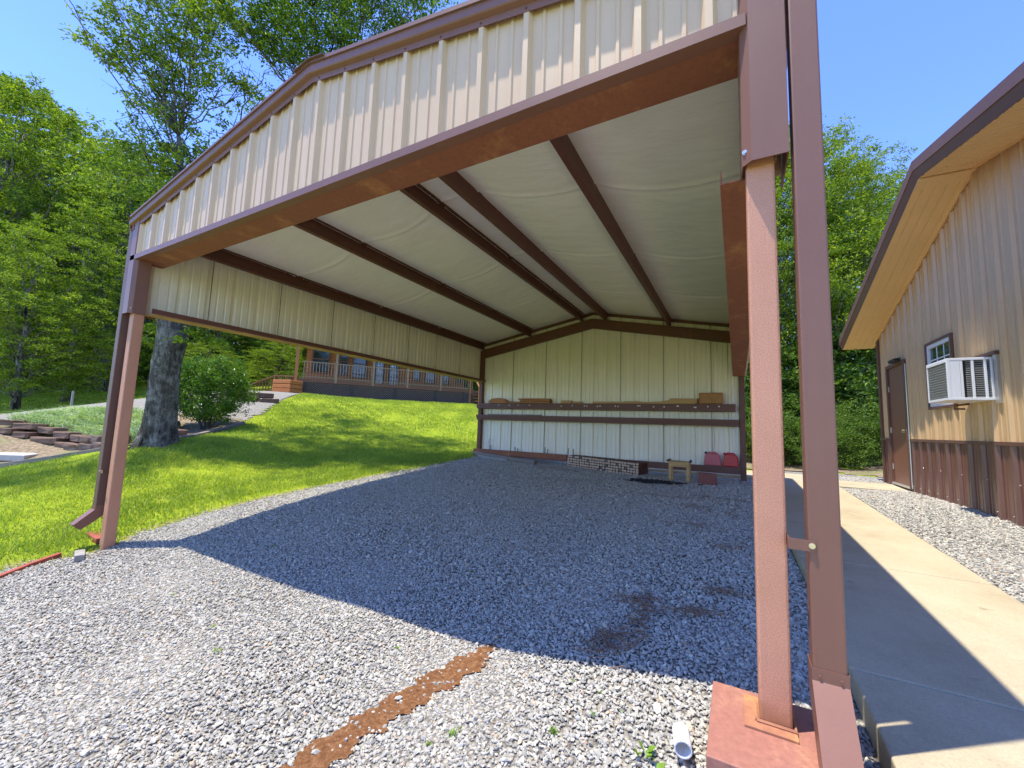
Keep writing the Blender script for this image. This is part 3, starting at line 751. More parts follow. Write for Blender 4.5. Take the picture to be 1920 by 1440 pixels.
b = MB(); b.box(CX0+.02, -3.55, 6.98, 7.055, .30, .425); b.build('base_girt', HEADER, car)['label'] = 'thicker rusty rail at the left foot of the back wall'

# ================================================================== OCHRE SHOP BUILDING
BX = 2.36; BY0, BY1, BYM = .57, 8.65, 4.61
bl = empty('metal_building', (BX+4, BYM, .2), 'ochre ribbed metal workshop with brown wainscot and gable end facing the path', 'building')
SLP = lambda y: .307 if y > BYM else .247
WT = lambda y: 4.23-SLP(y)*abs(y-BYM)
def wallseg(name, y0, y1, lo, hi, mo, start=.1, off=0.):
    pr = rib_profile(y0, y1, start, major=.030)
    if y0 < BYM < y1:
        pr = sorted(pr+[(BYM, 0)])
    return ribbed(name, pr, lambda u, h, z: (BX-.002-off-h, u, z), lo, hi, mo, TAN_IN, bl)
DY0, DY1, DZ = 7.27, 8.10, 2.32
for y0, y1, lo, hi in ((BY0, 5.50, 1.05, None), (5.50, 6.33, 2.43, None), (5.50, 6.33, 1.05, 1.50), (6.33, DY0-.05, 1.05, None), (DY0-.05, DY1+.05, DZ+.05, None), (DY1+.05, BY1-.06, 1.05, None)):
    wallseg('wall_panel', y0, y1, (lambda u, a=lo: a), (WT if hi is None else (lambda u, a=hi: a)), BLD_TAN)
zb_ = lambda y: .215+.012*(y-4)
wallseg('wainscot', BY0, DY0-.05, lambda u: .20, lambda u: 1.02, BLD_BROWN)
wallseg('wainscot', DY1+.05, BY1-.06, lambda u: .20, lambda u: 1.02, BLD_BROWN)
for y0, y1 in ((BY0, DY0-.05), (DY1+.05, BY1-.06)):
    b = MB(); b.box(BX-.034, BX, y0, y1, 1.012, 1.052); b.build('wainscot_trim', BTRIM, bl)
    b = MB(); b.box(BX-.032, BX, y0, y1, .175, .205); b.build('base_trim', BTRIM, bl)
k = 0
y = 3.2
while y < DY0-.1:
    b = MB(); b.tube([(BX-.025, y, .29), (BX-.034, y, .29)], .007, 6); b.build('screw', STEEL, bl)
    if k % 2: b = MB(); b.tube([(BX-.025, y+.15, .62), (BX-.034, y+.15, .62)], .007, 6); b.build('screw', STEEL, bl)
    y += .3048; k += 1
b = MB(); b.box(BX-.036, BX+.0, BY1-.065, BY1+.03, .15, 2.99); b.build('corner_trim', BTRIM, bl)
# the other walls and roof
b = MB(); b.box(BX+.03, BX+9, BY0, BY1, -.3, 2.90); b.build('wall_core', BLD_TAN, bl)
b = MB(); V = [(BX+.05, BY0, 3.17), (BX+.05, BY1, 2.93), (BX+.05, BYM, 4.18), (BX+9, BY0, 3.17), (BX+9, BY1, 2.93), (BX+9, BYM, 4.18)]
b.add(V, [(0, 1, 2), (5, 4, 3), (0, 2, 5, 3), (1, 4, 5, 2)]); b.build('gable_wall', BLD_TAN, bl)
OX = 1.80; YE = 8.98
for s in (-1, 1):
    ye = BYM+s*(YE-BYM); b = MB()
    sl_ = .307 if s > 0 else .247; z = lambda y, d=0: 4.45-sl_*abs(y-BYM)+d
    b.obox((OX+.02+4.9, (BYM+ye)/2, (z(BYM)+z(ye))/2-.012), (4.9, 0, 0), (0, (ye-BYM)/2, (z(ye)-z(BYM))/2), (0, 0, .01)); b.build('roof_sheet', ROOFSH, bl)
    # fascia of the rake: upper lip, face and lower return
    b = MB(); pr_ = [(0, .0), (0, -.125), (.012, -.135), (.052, -.228), (.065, -.228), (.05, -.03), (.08, 0)]
    b.sweep(pr_, (OX-.0, BYM, z(BYM)), (OX-.0, ye, z(ye)), (1, 0, 0), (0, 0, 1)); b.build('rake_trim', BTRIM, bl)
    # soffit: ochre panels with shallow beads
    nb = []; u = .0
    W = BX-OX-.05
    for c in (.09, .20, .31, .42, .50):
        nb += [(c-.010, 0), (c-.004, .008), (c+.004, .008), (c+.010, 0)]
    nb = [(0, 0)]+[p for p in nb if p[0] < W]+[(W, 0)]
    if s > 0:
        b = MB(); V = []
        for y in (BYM+.0, ye-.02):
            for u, h in nb: V.append((OX+.052+u, y, 4.215-.307*abs(y-BYM)+h))
        n = len(nb); b.add(V, [(i, i+1, n+i+1, n+i) for i in range(n-1)]); b.build('soffit', SOFFIT, bl)
        b = MB(); b.sweep([(0, 0), (0, -.010), (W, -.010), (W, 0)], (OX+.052, BYM, 4.213), (OX+.052, BYM+.17, 4.213-.307*.17), (1, 0, 0), (0, 0, 1)); b.build('soffit_strip', SOFFIT, bl)
        b = MB()
        b.box(OX, BX+9, ye-.02, ye+.02, z(ye)-.13, z(ye)); b.build('eave_trim', BTRIM, bl)
    else:
        b = MB(); V = []; n = 0
        pr = rib_profile(0, abs(ye-BYM), .12, major=.012)
        for u, h in pr:
            y = BYM-u
            V += [(OX+.052, y, 4.218-.247*u+h), (BX-.001, y, 4.218-.247*u+h)]
        n = len(pr); b.add(V, [(2*i, 2*i+1, 2*i+3, 2*i+2) for i in range(n-1)]); b.build('soffit', SOFFIT, bl)
    b = MB(); b.sweep([(0, 0), (0, -.03), (.012, -.03), (.012, 0)], (BX-.045, BYM, 4.225), (BX-.045, BYM+s*(BY1-BYM), 4.225-sl_*(BY1-BYM)), (1, 0, 0), (0, 0, 1)); b.build('soffit_edge', SOFFIT, bl)
# rooflet ridge
b = MB(); b.box(OX+.06, BX+9, BYM-.06, BYM+.06, 4.440, 4.452); b.build('ridge_cap', ROOFSH, bl)
# door
b = MB(); b.box(BX-.045, BX+.03, DY0-.06, DY0, .24, DZ); b.box(BX-.045, BX+.03, DY1, DY1+.06, .24, DZ); b.box(BX-.045, BX+.03, DY0-.06, DY1+.06, DZ+.001, DZ+.06); b.build('door_frame', BTRIM, bl, bevel=.003)
b = MB(); b.box(BX-.012, BX+.028, DY0+.003, DY1-.003, .275, DZ-.003); dr = b.build('door', DOORM, bl, bevel=.002)
b = MB(); b.tube([(BX-.012, DY0+.07, 1.18), (BX-.045, DY0+.07, 1.18)], .012, 10); b.tube([(BX-.045, DY0+.07, 1.18), (BX-.075, DY0+.07, 1.18)], .028, 12); b.build('handle', BRASS, dr)
for z in (.55, 1.2, 1.95):
    b = MB(); b.tube([(BX-.022, DY1-.001, z-.05), (BX-.022, DY1-.001, z+.05)], .009, 8); b.build('hinge', STEEL, dr)
b = MB(); b.box(BX-.05, BX-.01, DY0-.02, DY1+.02, .24, .272); b.build('threshold', STEEL, dr)
b = MB(); b.box(BX-.13, BX-.046, DY0+.05, DY0+.35, DZ+.045, DZ+.075); b.obox((BX-.09, DY0+.2, DZ+.09), (.05, 0, .008), (0, .16, 0), (0, 0, .008)); b.build('door_lamp', BLK, bl, bevel=.004)
b = MB(); b.tube([(BX-.03, DY0-.085, .25), (BX-.03, DY0-.085, 2.30)], .010, 8); b.build('conduit', STEEL, bl)
# window
WY0, WY1, WZ0, WZ1 = 5.53, 6.30, 1.52, 2.42
b = MB()
for a in ((WY0-.035, WY0, WZ0-.035, WZ1+.035), (WY1, WY1+.035, WZ0-.035, WZ1+.035)): b.box(BX-.04, BX+.02, *a)
b.box(BX-.04, BX+.02, WY0, WY1, WZ1, WZ1+.035); b.box(BX-.04, BX+.02, WY0, WY1, WZ0-.035, WZ0)
wn = b.build('window', BTRIM, bl)
b = MB()
for a in ((WY0, WY0+.05, WZ0, WZ1), (WY1-.05, WY1, WZ0, WZ1)): b.box(BX-.025, BX+.02, *a)
zmid = (WZ0+WZ1)/2
for z0, z1 in ((WZ0, WZ0+.05), (WZ1-.05, WZ1), (zmid-.025, zmid+.025)): b.box(BX-.025, BX+.02, WY0+.05, WY1-.05, z0, z1)
b.build('frame', WHITE, wn)
b = MB(); b.box(BX+.0, BX+.008, WY0+.05, WY1-.05, WZ0+.05, zmid-.025); b.box(BX+.0, BX+.008, WY0+.05, WY1-.05, zmid+.025, WZ1-.05); b.build('pane', GLASS, wn)
b = MB()
for k in (1, 2): y = WY0+.05+(WY1-WY0-.1)*k/3; b.box(BX-.006, BX-.001, y-.008, y+.008, zmid+.025, WZ1-.05)
b.box(BX-.0065, BX-.0012, WY0+.05, WY1-.05, (zmid+WZ1)/2-.012, (zmid+WZ1)/2+.004); b.build('grid', WHITE, wn)
# window air conditioner hung in the wall
ac = empty('air_conditioner', (BX-.2, 4.9, 1.50), 'white window air conditioner jutting from the ochre wall beside the window', 'air conditioner')
AX, AY0, AY1, AZ0, AZ1 = 1.974, 4.60, 5.17, 1.505, 1.985
t_ = .028
b = MB()
b.box(AX, BX, AY0, AY1, AZ1-t_, AZ1); b.box(AX, BX, AY0, AY1, AZ0, AZ0+t_)
for y in (AY0, AY1-t_): b.box(AX, AX+t_, y, y+t_, AZ0+t_, AZ1-t_)
for x in (AX+.11, AX+.20, AX+.30, BX-.035): b.box(x, x+.022, AY0+.002, AY0+t_, AZ0+t_, AZ1-t_)
b.box(AX+.028, AX+.108, AY0+.002, AY0+.018, AZ0+t_, AZ1-t_)
b.box(AX+.028, BX, AY1-t_+.002, AY1, AZ0+t_, AZ1-t_)
b.box(AX-.004, AX+.002, AY0+.02, AY1-.02, AZ1-.045, AZ1-.012)
b.build('case', WHITE, ac, bevel=.004)
b = MB(); b.box(AX+.014, AX+.03, AY0+t_, AY1-t_, AZ0+t_, AZ1-t_); b.build('coil', COIL, ac)
b = MB()
for k in range(17):
    z = AZ0+.045+k*.0245; b.obox(((AX+.22+BX)/2-.03, AY0+.022, z), ((BX-AX-.16)/2, 0, 0), (0, .010, .006), (0, 0, .0025), 0)
b.build('louvre', painted('grey_louvre', (.30, .29, .26), .05, .5), ac)
b = MB(); b.box(AX+.115, BX-.01, AY0+.045, AY0+.06, AZ0+t_, AZ1-t_); b.build('inner_panel', painted('ac_dark_inside', (.035, .035, .032), .1, .7), ac)
b = MB()
for k in range(14): z = AZ0+.045+k*.03; b.box(AX+.002, AX+.010, AY0+t_, AY1-t_, z, z+.004)
for k in range(18): y = AY0+.045+k*.029; b.box(AX+.0105, AX+.013, y, y+.002, AZ0+t_, AZ1-t_)
b.build('guard_grille', painted('ac_guard', (.42, .42, .38), .05, .5), ac)
b = MB(); b.box(BX-.03, BX+.0, AY0-.10, AY0-.03, AZ0-.04, AZ1+.06); b.build('bracket', STEEL, ac)
b = MB(); b.box(BX-.05, BX, AY0-.12, AY1+.03, AZ1+.012, AZ1+.05); b.build('flashing', BTRIM, ac)
b = MB(); b.tube([(BX-.03, AY0+.55, AZ0-.01), (BX-.16, AY0+.55, AZ0-.03), (BX-.16, AY0+.55, AZ0-.07), (BX-.10, AY0+.47, AZ0-.075)], .012, 8); b.build('drain_pipe', BTRIM, ac)

# ================================================================== THINGS UNDER THE CARPORT
def box_thing(name, boxes, m, label, cat, group=None, bevel=.003):
    b = MB()
    for q in boxes: b.box(*q) if len(q) == 6 else b.obox(*q)
    return tag(b.build(name, m, bevel=bevel), label, cat, group)
# lumber stack: 27 x 5 square ends, protos shared
REDSIDE = woodmat('red_brown_lumber_side', (.14, .055, .04))  # sides coloured dark so the gaps between ends read as shaded
protos = []
for k in range(5):
    b = MB(); h = .0272
    jj = [rng.uniform(-.003, .003) for _ in range(4)]
    h = .0262; b.box(-h+jj[0], h+jj[1], 0, .52, -.0225+abs(jj[2]), .0225-abs(jj[3]))
    me = bpy.data.meshes.new('lumber_piece'); me.from_pydata(b.v, [], b.f); me.materials.append(LUMB if k < 4 else LUMB2); me.materials.append(REDSIDE); me.polygons.foreach_set('material_index', [1, 1, 0, 1, 1, 1]); protos.append(me)
r2 = random.Random(4)
p0 = np.array([-3.50, 6.93]); p1 = np.array([-1.86, 6.62]); e_ = (p1-p0)/np.linalg.norm(p1-p0); ang = math.atan2(e_[1], e_[0])
for i in range(27):
    for j in range(5):
        c = p0+e_*(.03+i*.0612); zb = .165-.045*i/26
        dark = (i, j) in {(5, 4), (8, 3), (15, 4), (13, 1), (12, 0), (14, 0), (22, 2), (20, 1), (19, 3), (24, 3)} or r2.random() < .02
        o = bpy.data.objects.new('lumber_piece', protos[4 if dark else r2.randrange(4)]); col.objects.link(o)
        o.location = (c[0]+.02*r2.uniform(-1, 1)*e_[1], c[1]+r2.uniform(-.02, .012), zb+.028+j*.0525); o.rotation_euler = (0, r2.uniform(-.02, .02), ang+r2.uniform(-.012, .012))
        if dark: tag(o, 'dark weathered square stake end in the long lumber stack by the back wall', 'lumber', 'stacked square stakes')
        else: tag(o, 'pale square stake end in the long lumber stack by the back wall', 'lumber', 'stacked square stakes')
# upright stakes behind the base rail
for k, (px, h, tilt, lab) in enumerate(((919, .12, .10, 'leaning'), (945, .13, 0, ''), (962, .14, 0, ''), (965, .11, .05, ''), (969, .08, .25, ''), (1018, .15, 0, ''), (1021.5, .15, .03, ''), (1025, .11, .25, ''), (1065, .16, .02, ''), (1074, .15, .08, ''))):
    P_ = at(px, 850, 1); dirv = P_-CAMP; t = (7.15-CAMP[1])/dirv[1]; x = CAMP[0]+dirv[0]*t
    b = MB(); b.bar((x, 7.15, .25), (x+tilt*h, 7.15, .41+h), .022, .018); 
    tag(b.build('garden_stake', GREYW if k else OLDW), 'short dark wooden stake poking up behind the rail at the foot of the back wall', 'stake', 'stakes behind the foot rail')
b = MB(); b.bar((-5.72, 7.14, .41), (-5.74, 7.15, .70), .03, .012); tag(b.build('metal_strip', WHITE), 'thin white strip standing in the left back corner', 'strip')
# things lying on the upper shelf
def plank(name, x0, x1, y0, y1, z0, z1, m, label, cat, tilt=0, rz=0, group=None):
    c = ((x0+x1)/2, (y0+y1)/2, (z0+z1)/2); b = MB(); ca, sa = math.cos(tilt), math.sin(tilt); cz, sz = math.cos(rz), math.sin(rz)
    b.obox(c, (ca*cz*(x1-x0)/2, ca*sz*(x1-x0)/2, sa*(x1-x0)/2), (-sz*(y1-y0)/2, cz*(y1-y0)/2, 0), (-sa*(z1-z0)/2, 0, ca*(z1-z0)/2))
    return tag(b.build(name, m, bevel=.004), label, cat, group)
# curved bark slab
b = MB(); n = 14; pr_ = []
for i in range(n+1): t = math.pi*i/n; pr_.append((-.27*math.cos(t), .125*math.sin(t)**.7))
b.sweep(pr_+[(.2, -.0), (-.2, 0)], (-5.48, 7.06, 1.603), (-5.48, 7.21, 1.603), (1, 0, 0), (0, 0, 1)); b.obox((-5.05, 7.1, 1.625), (.25, 0, -.008), (0, .05, 0), (0, 0, .017))
tag(b.build('wood_slab', CEDAR, bevel=.004), 'humped reddish wood offcut with a thin tail at the left end of the upper shelf', 'wood offcut')
for k, (z, dx, ln) in enumerate(((1.605, 0, .82), (1.645, .02, .80), (1.685, -.03, .84))):
    plank('cedar_board', -4.85+dx, -4.85+dx+ln, 7.06, 7.2, z, z+.034, CEDAR, ['bottom', 'middle', 'top'][k]+' board of the reddish cedar pile on the upper shelf', 'board', rz=.01*(k-1), tilt=[0, .008, -.006][k])
plank('wood_block', -3.76, -3.50, 7.08, 7.19, 1.603, 1.67, PINE, 'taller of two short pine blocks on the upper shelf', 'wood block')
plank('wood_block', -3.485, -3.25, 7.08, 7.19, 1.603, 1.645, PINE, 'flatter of two short pine blocks on the upper shelf', 'wood block')
plank('pine_board', -2.98, -1.90, 7.06, 7.16, 1.603, 1.645, PINE, 'long pale pine board lying at the middle of the upper shelf', 'board', tilt=.0, rz=.02)
plank('pine_board', -2.30, -1.98, 7.165, 7.2, 1.603, 1.66, PINE, 'narrow strip of pine behind the long board on the upper shelf', 'board')
b = MB(); b.add([(-1.9, 7.07, 1.604), (-1.16, 7.07, 1.604), (-1.16, 7.07, 1.70), (-1.30, 7.07, 1.685), (-1.55, 7.07, 1.65), (-1.9, 7.07, 1.632)]+[(x, 7.15, z) for x, z in ((-1.9, 1.604), (-1.16, 1.604), (-1.16, 1.70), (-1.30, 1.685), (-1.55, 1.65), (-1.9, 1.632))],
    [(0, 1, 2, 3, 4, 5), (11, 10, 9, 8, 7, 6)]+[(i, 6+i, 6+(i+1) % 6, (i+1) % 6) for i in range(6)])
tag(b.build('wood_wedge', PINE), 'long wedge of split pine rising to the right on the upper shelf', 'wood offcut')
b = MB(); pr_ = [(-.30, .035), (-.26, .115), (.25, .105), (.25, .02), (.20, 0), (-.22, 0)]; b.sweep(pr_, (-1.08+.0, 7.06, 1.603), (-1.08, 7.16, 1.603), (1, 0, 0), (0, 0, 1))
tag(b.build('wood_chunk', PINE, bevel=.01), 'pale chunk of split wood near the right end of the upper shelf', 'wood offcut')
b = MB(); b.obox((-.585, 7.09, 1.715), (.215, 0, 0), (0, .045, .0), (0, .0, .11)); b.obox((-.80, 7.16, 1.66), (.035, 0, 0), (0, .02, 0), (0, 0, .056))
tag(b.build('stump_section', woodmat('orange_stump_wood', (.42, .20, .07), grain=(12, 12, 3)), bevel=.02), 'squat orange-brown block of wood at the right end of the upper shelf', 'wood block')
for k, (x0, x1, z, m) in enumerate(((-5.75, -4.75, 1.304, GREYW), (-4.72, -4.25, 1.304, OLDW))):
    plank('thin_lath', x0, x1, 7.06, 7.12, z, z+.022, m, ['long grey lath lying at the left end of the lower shelf rail', 'short dark lath beside the grey one on the lower shelf rail'][k], 'lath')
# fuel cans on the foot rail
def fuel_can(x, w, label, m, cap):
    r = empty('fuel_can', (x, 7.14, .405), label, 'fuel can')
    b = MB(); h = .235; d = .075
    P_ = [(-w/2, 0), (w/2, 0), (w/2, .06), (w*.43, h*.8), (w*.33, h), (-w*.33, h), (-w*.43, h*.8), (-w/2, .06)]
    b.sweep(P_, (x, 7.14-d, .406), (x, 7.14+d, .406), (1, 0, 0), (0, 0, 1)); b.build('body', m, r, bevel=.018, smooth=False)
    b = MB(); b.tube([(x-w*.28, 7.14, .406+h-.005), (x-w*.2, 7.14, .406+h+.018), (x+w*.2, 7.14, .406+h+.018), (x+w*.28, 7.14, .406+h-.005)], .013, 8); b.build('handle', m, r)
    b = MB(); b.tube([(x-w*.34, 7.12, .406+h*.93), (x-w*.40, 7.11, .406+h+.02)], .022, 10); b.build('cap', cap, r)
fuel_can(-.575, .30, 'faded pinkish fuel can on the foot rail, left of the bright red one', PINKP, BLK)
fuel_can(-.262, .27, 'bright red fuel can on the foot rail next to the back right post', REDP, REDP)
# little wooden stool
st = empty('wooden_stool', (-1.07, 6.25, .14), 'small pale wooden stool with dark top corners standing on the gravel', 'stool')
b = MB(); b.box(-1.255, -.895, 6.12, 6.42, .475, .502); b.build('seat', PINE, st, bevel=.006)
b = MB(); b.box(-1.235, -.915, 6.125, 6.145, .41, .474); b.box(-1.235, -.915, 6.395, 6.415, .41, .474); b.box(-1.24, -1.22, 6.146, 6.394, .41, .474); b.box(-.93, -.91, 6.146, 6.394, .41, .474); b.build('apron', PINE, st)
for x, sx in ((-1.225, -1), (-.925, 1)):
    for y in (6.15, 6.39):
        b = MB(); b.bar((x, y, .474), (x-sx*.0, y, .10), .05, .04, up=(0, 1, 0)); b.build('leg', PINE, st, bevel=.004)
b = MB(); b.bar((-1.26, 6.42, .516), (-1.26, 6.10, .512), .045, .03); b.bar((-.90, 6.42, .516), (-.88, 6.10, .512), .045, .03); b.build('rail', BLK, st, bevel=.012)
# red block
b = MB(); b.obox((-.615, 6.17, .235), (.145, .01, -.002), (-.007, .10, 0), (0, 0, .098)); tag(b.build('concrete_block', BRICKC, bevel=.012), 'rust red solid block sitting on the gravel right of the stool', 'block')
# old timbers on the ground
def log(name, pts, r, m, label, cat, group=None):
    b = MB(); b.tube(pts, r, 9); return tag(b.build(name, m), label, cat, group)
gp = lambda x, y, h=0: (x, y, float(gz(x, y))+h)
b = MB(); b.bar(gp(-6.05, 7.0, .06), gp(-4.15, 6.62, .055), .11, .09); tag(b.build('old_timber', OLDW, bevel=.01), 'long weathered timber lying along the left foot of the back wall', 'timber')
b = MB(); b.bar(gp(-5.85, 6.86, .03), gp(-4.9, 6.70, .03), .09, .05); tag(b.build('old_timber', GREYW, bevel=.008), 'thin grey plank lying in front of the long timber', 'timber')
log('fallen_branch', [gp(-4.05, 6.3, .03), gp(-3.7, 6.22, .035), gp(-3.3, 6.25, .03), gp(-3.0, 6.15, .02)], [.03, .035, .028, .015], OLDW, 'dark rotten branch on the gravel left of the lumber stack', 'branch')
def litter(name, cx, cy, rx, ry, n, label, cat, m=NEEDLE, L_=(.04, .12), thick=.003, h=.02, ang=None):
    b = MB(); r = random.Random(hash((round(cx*10), round(cy*10))) % 9999)
    for _ in range(n):
        x = cx+r.gauss(0, rx*.5); y = cy+r.gauss(0, ry*.5); a = r.uniform(0, 6.28) if ang is None else r.gauss(ang, .4); l = r.uniform(*L_)/2; z = float(gz(x, y))+.02+r.uniform(0, h)
        dz = r.uniform(-.008, .008); b.bar((x-l*math.cos(a), y-l*math.sin(a), z-dz), (x+l*math.cos(a), y+l*math.sin(a), z+dz), thick, thick)
    return tag(b.build(name, m), label, cat, kind='stuff')
litter('bark_pile', -1.45, 5.75, .40, .12, 260, 'black heap of bark and litter in front of the stool', 'litter', woodmat('black_litter', (.02, .017, .015)), (.04, .12), .012, .035)
for cx, cy, rx, ry, n in ((-.85, .62, .10, .10, 130), (-.70, .95, .05, .22, 110), (-.80, 1.2, .09, .05, 60), (-.40, 1.12, .12, .05, 70), (-.28, 1.5, .09, .05, 50), (-.25, 2.6, .12, .06, 40), (-.5, 3.3, .25, .05, 50), (-.7, 4.2, .4, .06, 70), (-1.0, 4.7, .5, .06, 80), (-.4, 4.9, .35, .06, 70), (-2.2, 5.2, .9, .2, 110), (-3.6, 5.0, 1.1, .4, 150), (-.2, 3.9, .1, .1, 30), (-2.8, 3.0, .9, .5, 60)):
    litter('dry_litter', cx, cy, rx*1.5, ry*1.7, int(n*.62), 'scattered dry brown needles and twigs on the shaded gravel', 'litter')
# white pipe end
b = MB(); P0 = np.array([-.347, -.115, -.112]); P1 = np.array([-.366, -.02, -.108]); dn = (P1-P0)/np.linalg.norm(P1-P0)
n = 20; a = np.cross(dn, [0, 0, 1]); a /= np.linalg.norm(a); c_ = np.cross(a, dn); V = []
for p in (P0, P1):
    for r in (.031, .0265):
        for k in range(n):
            t = 2*math.pi*k/n; V.append(p+r*(math.cos(t)*a+math.sin(t)*c_))
F = []
for k in range(n):
    j = (k+1) % n; F += [(k, j, 2*n+j, 2*n+k), (n+k, 3*n+k, 3*n+j, n+j), (k, n+k, n+j, j), (2*n+k, 2*n+j, 3*n+j, 3*n+k)]
b.add(V, F); tag(b.build('drain_pipe', WHITE, smooth=False), 'short white plastic pipe end lying in the gravel beside the steel base', 'pipe')
# weeds
def weed(name, x, y, n, L_, label, group=None, wid=.3):
    b = MB(); r = random.Random(int(x*100+y*991)); z = float(gz(x, y))
    for k in range(n):
        a = r.uniform(0, 6.28); el = r.uniform(.25, 1.1); l = L_*r.uniform(.6, 1.1); ox, oy = r.gauss(0, L_*.35), r.gauss(0, L_*.35)
        d = np.array([math.cos(a)*math.cos(el), math.sin(a)*math.cos(el), math.sin(el)]); s_ = np.array([-math.sin(a), math.cos(a), 0])*l*wid/2; o_ = np.array([x+ox, y+oy, z+.012])
        m1 = o_+d*l*.5; t1 = o_+d*l*.95-np.array([0, 0, l*.15]); b.add([o_, m1+s_, t1, m1-s_, m1-np.array([0, 0, l*.05])], [(0, 4, 1), (4, 2, 1), (0, 3, 4), (4, 3, 2)])
    return tag(b.build(name, WEED), label, 'weed', group)
G_ = 'weeds in the gravel'; WL = 'small green weed sprouting through the gravel'
weed('weed', -.475, -.125, 9, .062, 'upright broad-leaved seedling in the gravel left of the white pipe', None, .45)
for x, y, n, l in ((-.86, -.10, 60, .02), (-.74, .05, 22, .014), (-1.27, -.25, 16, .032), (-1.33, -.34, 30, .02), (-2.02, .18, 45, .016), (-3.0, -.35, 18, .03), (-3.35, -.2, 12, .03), (-4.2, -.1, 14, .03), (-2.25, 1.3, 20, .02), (-.75, .2, 14, .014), (-2.9, 1.6, 20, .02), (-4.3, 1.8, 26, .03), (-4.5, .9, 14, .03), (-.62, .1, 10, .014), (-.9, .25, 14, .014)):
    weed('weed', x, y, n, l, WL, G_)
# boards and block beside the far post
b = MB(); b.bar((-6.66, .09, -.36), (-6.22, .06, -.355), .10, .05); tag(b.build('red_board', REDB, bevel=.004), 'short red board lying behind the foot of the left post', 'board')
b = MB(); b.bar((-6.02, -.52, -.435), (-6.12, -.28, -.405), .045, .05); b.bar((-5.88, -.72, -.455), (-6.02, -.52, -.435), .045, .045); tag(b.build('red_board', REDB, bevel=.004), 'narrow red edging board at the lawn edge in front of the left post', 'board')
b = MB(); b.obox(np.array(gp(-5.93, -.19, .028)), (.11, -.03, 0), (.012, .035, 0), (0, 0, .03)); tag(b.build('stone_block', GREYW, bevel=.006), 'grey wedge-shaped block beside the foot of the left post', 'block')

# ================================================================== LEFT BED, STONES, TIMBERS
def rough_stone(mb, c, L_, W_, H_, a, r):
    V = []
    for k in range(3):
        for i in range(8):
            t = 2*math.pi*(i+.5)/8; sx = math.copysign(abs(math.cos(t))**.35, math.cos(t)); sy = math.copysign(abs(math.sin(t))**.35, math.sin(t))
            x = L_/2*sx*(1+r.uniform(-.07, .07)); y = W_/2*sy*(1+r.uniform(-.1, .1)); z = H_*(k/2)*(1+r.uniform(-.08, .08)) + (0 if k else 0)
            V.append((c[0]+x*math.cos(a)-y*math.sin(a), c[1]+x*math.sin(a)+y*math.cos(a), c[2]+z))
    F = [tuple(range(7, -1, -1)), tuple(range(16, 24))]
    for k in range(2):
        for i in range(8): F.append((k*8+i, k*8+(i+1) % 8, k*8+8+(i+1) % 8, k*8+8+i))
    mb.add(V, F)
def stone_row(path, n, H_, W_, z0, label, name='stone_wall'):
    r = random.Random(n*31+int(path[0][0]*10)); root = empty(name, (path[0][0], path[0][1], float(gz(*path[0]))), label, 'stone wall')
    seg = [math.dist(path[i], path[i+1]) for i in range(len(path)-1)]; T = sum(seg)
    def P_(s):
        i = 0
        while i < len(seg)-1 and s > seg[i]: s -= seg[i]; i += 1
        u = s/seg[i]; return path[i][0]*(1-u)+path[i+1][0]*u, path[i][1]*(1-u)+path[i+1][1]*u, math.atan2(path[i+1][1]-path[i][1], path[i+1][0]-path[i][0])
    cuts = sorted([0, T]+[T*(k+r.uniform(-.25, .25))/n for k in range(1, n)])
    for s0, s1 in zip(cuts[:-1], cuts[1:]):
        x, y, a = P_((s0+s1)/2); b = MB(); rough_stone(b, (x, y, float(gz(x, y))+z0), (s1-s0)*1.02, W_*r.uniform(.85, 1.1), H_*r.uniform(.9, 1.08), a+r.uniform(-.03, .03), r)
        b.build('block', SAND, root, bevel=.012)
    return root
stone_row([(-15.6, .92), (-14.9, 1.12), (-14.2, 1.42), (-13.0, 1.62), (-11.2, 1.60), (-10.85, 1.62)], 8, .135, .34, .11, 'upper course of rough brown stones holding the silvery grass bed')
stone_row([(-15.55, .80), (-14.85, .99), (-14.15, 1.29), (-13.0, 1.50), (-11.2, 1.49), (-10.85, 1.5)], 7, .135, .36, -.02, 'lower course of rough brown stones below the silvery grass bed')
stone_row([(-11.6, 2.9), (-12.5, 3.0), (-13.6, 3.5)], 4, .2, .3, -.02, 'stones edging the bed behind the big tree trunk')
stone_row([(-16.3, 5.9), (-15.6, 6.6), (-15.35, 7.2)], 2, .16, .5, .06, 'upper of two long flat stone steps near the wooden box', 'stone_step')
stone_row([(-15.9, 5.6), (-15.2, 6.4), (-14.8, 7.1)], 3, .16, .5, -.03, 'lower of two long flat stone steps near the wooden box', 'stone_step')
b = MB(); pl = [(-14.1, .62), (-13.64, 1.0), (-12.92, .98), (-12.60, .72), (-13.0, .48), (-13.8, .25)]
zf = float(gz(-13.3, .75)); V = [(x, y, zf-.05) for x, y in pl]+[(x, y, zf+.07) for x, y in pl]; n = len(pl)
b.add(V, [tuple(range(n-1, -1, -1)), tuple(range(n, 2*n))]+[(i, (i+1) % n, n+(i+1) % n, n+i) for i in range(n)]); tag(b.build('flagstone', FLAG, bevel=.01), 'pale flat flagstone slab at the left edge below the stone wall', 'flagstone')
def timber(pts, label, m=OLDW, w=.10, h=.09):
    b = MB()
    for p, q in zip(pts[:-1], pts[1:]): b.bar(gp(p[0], p[1], .03), gp(q[0], q[1], .03), w, h)
    return tag(b.build('landscape_timber', m, bevel=.01), label, 'landscape timber')
timber([(-13.2, -.35), (-12.5, .25), (-11.4, .86), (-10.72, 1.30)], 'long dark timber edging the lawn left of the left post')
timber([(-10.45, 2.45), (-11.1, 3.0), (-11.9, 3.65)], 'short dark timber edging the lawn right of the big trunk')
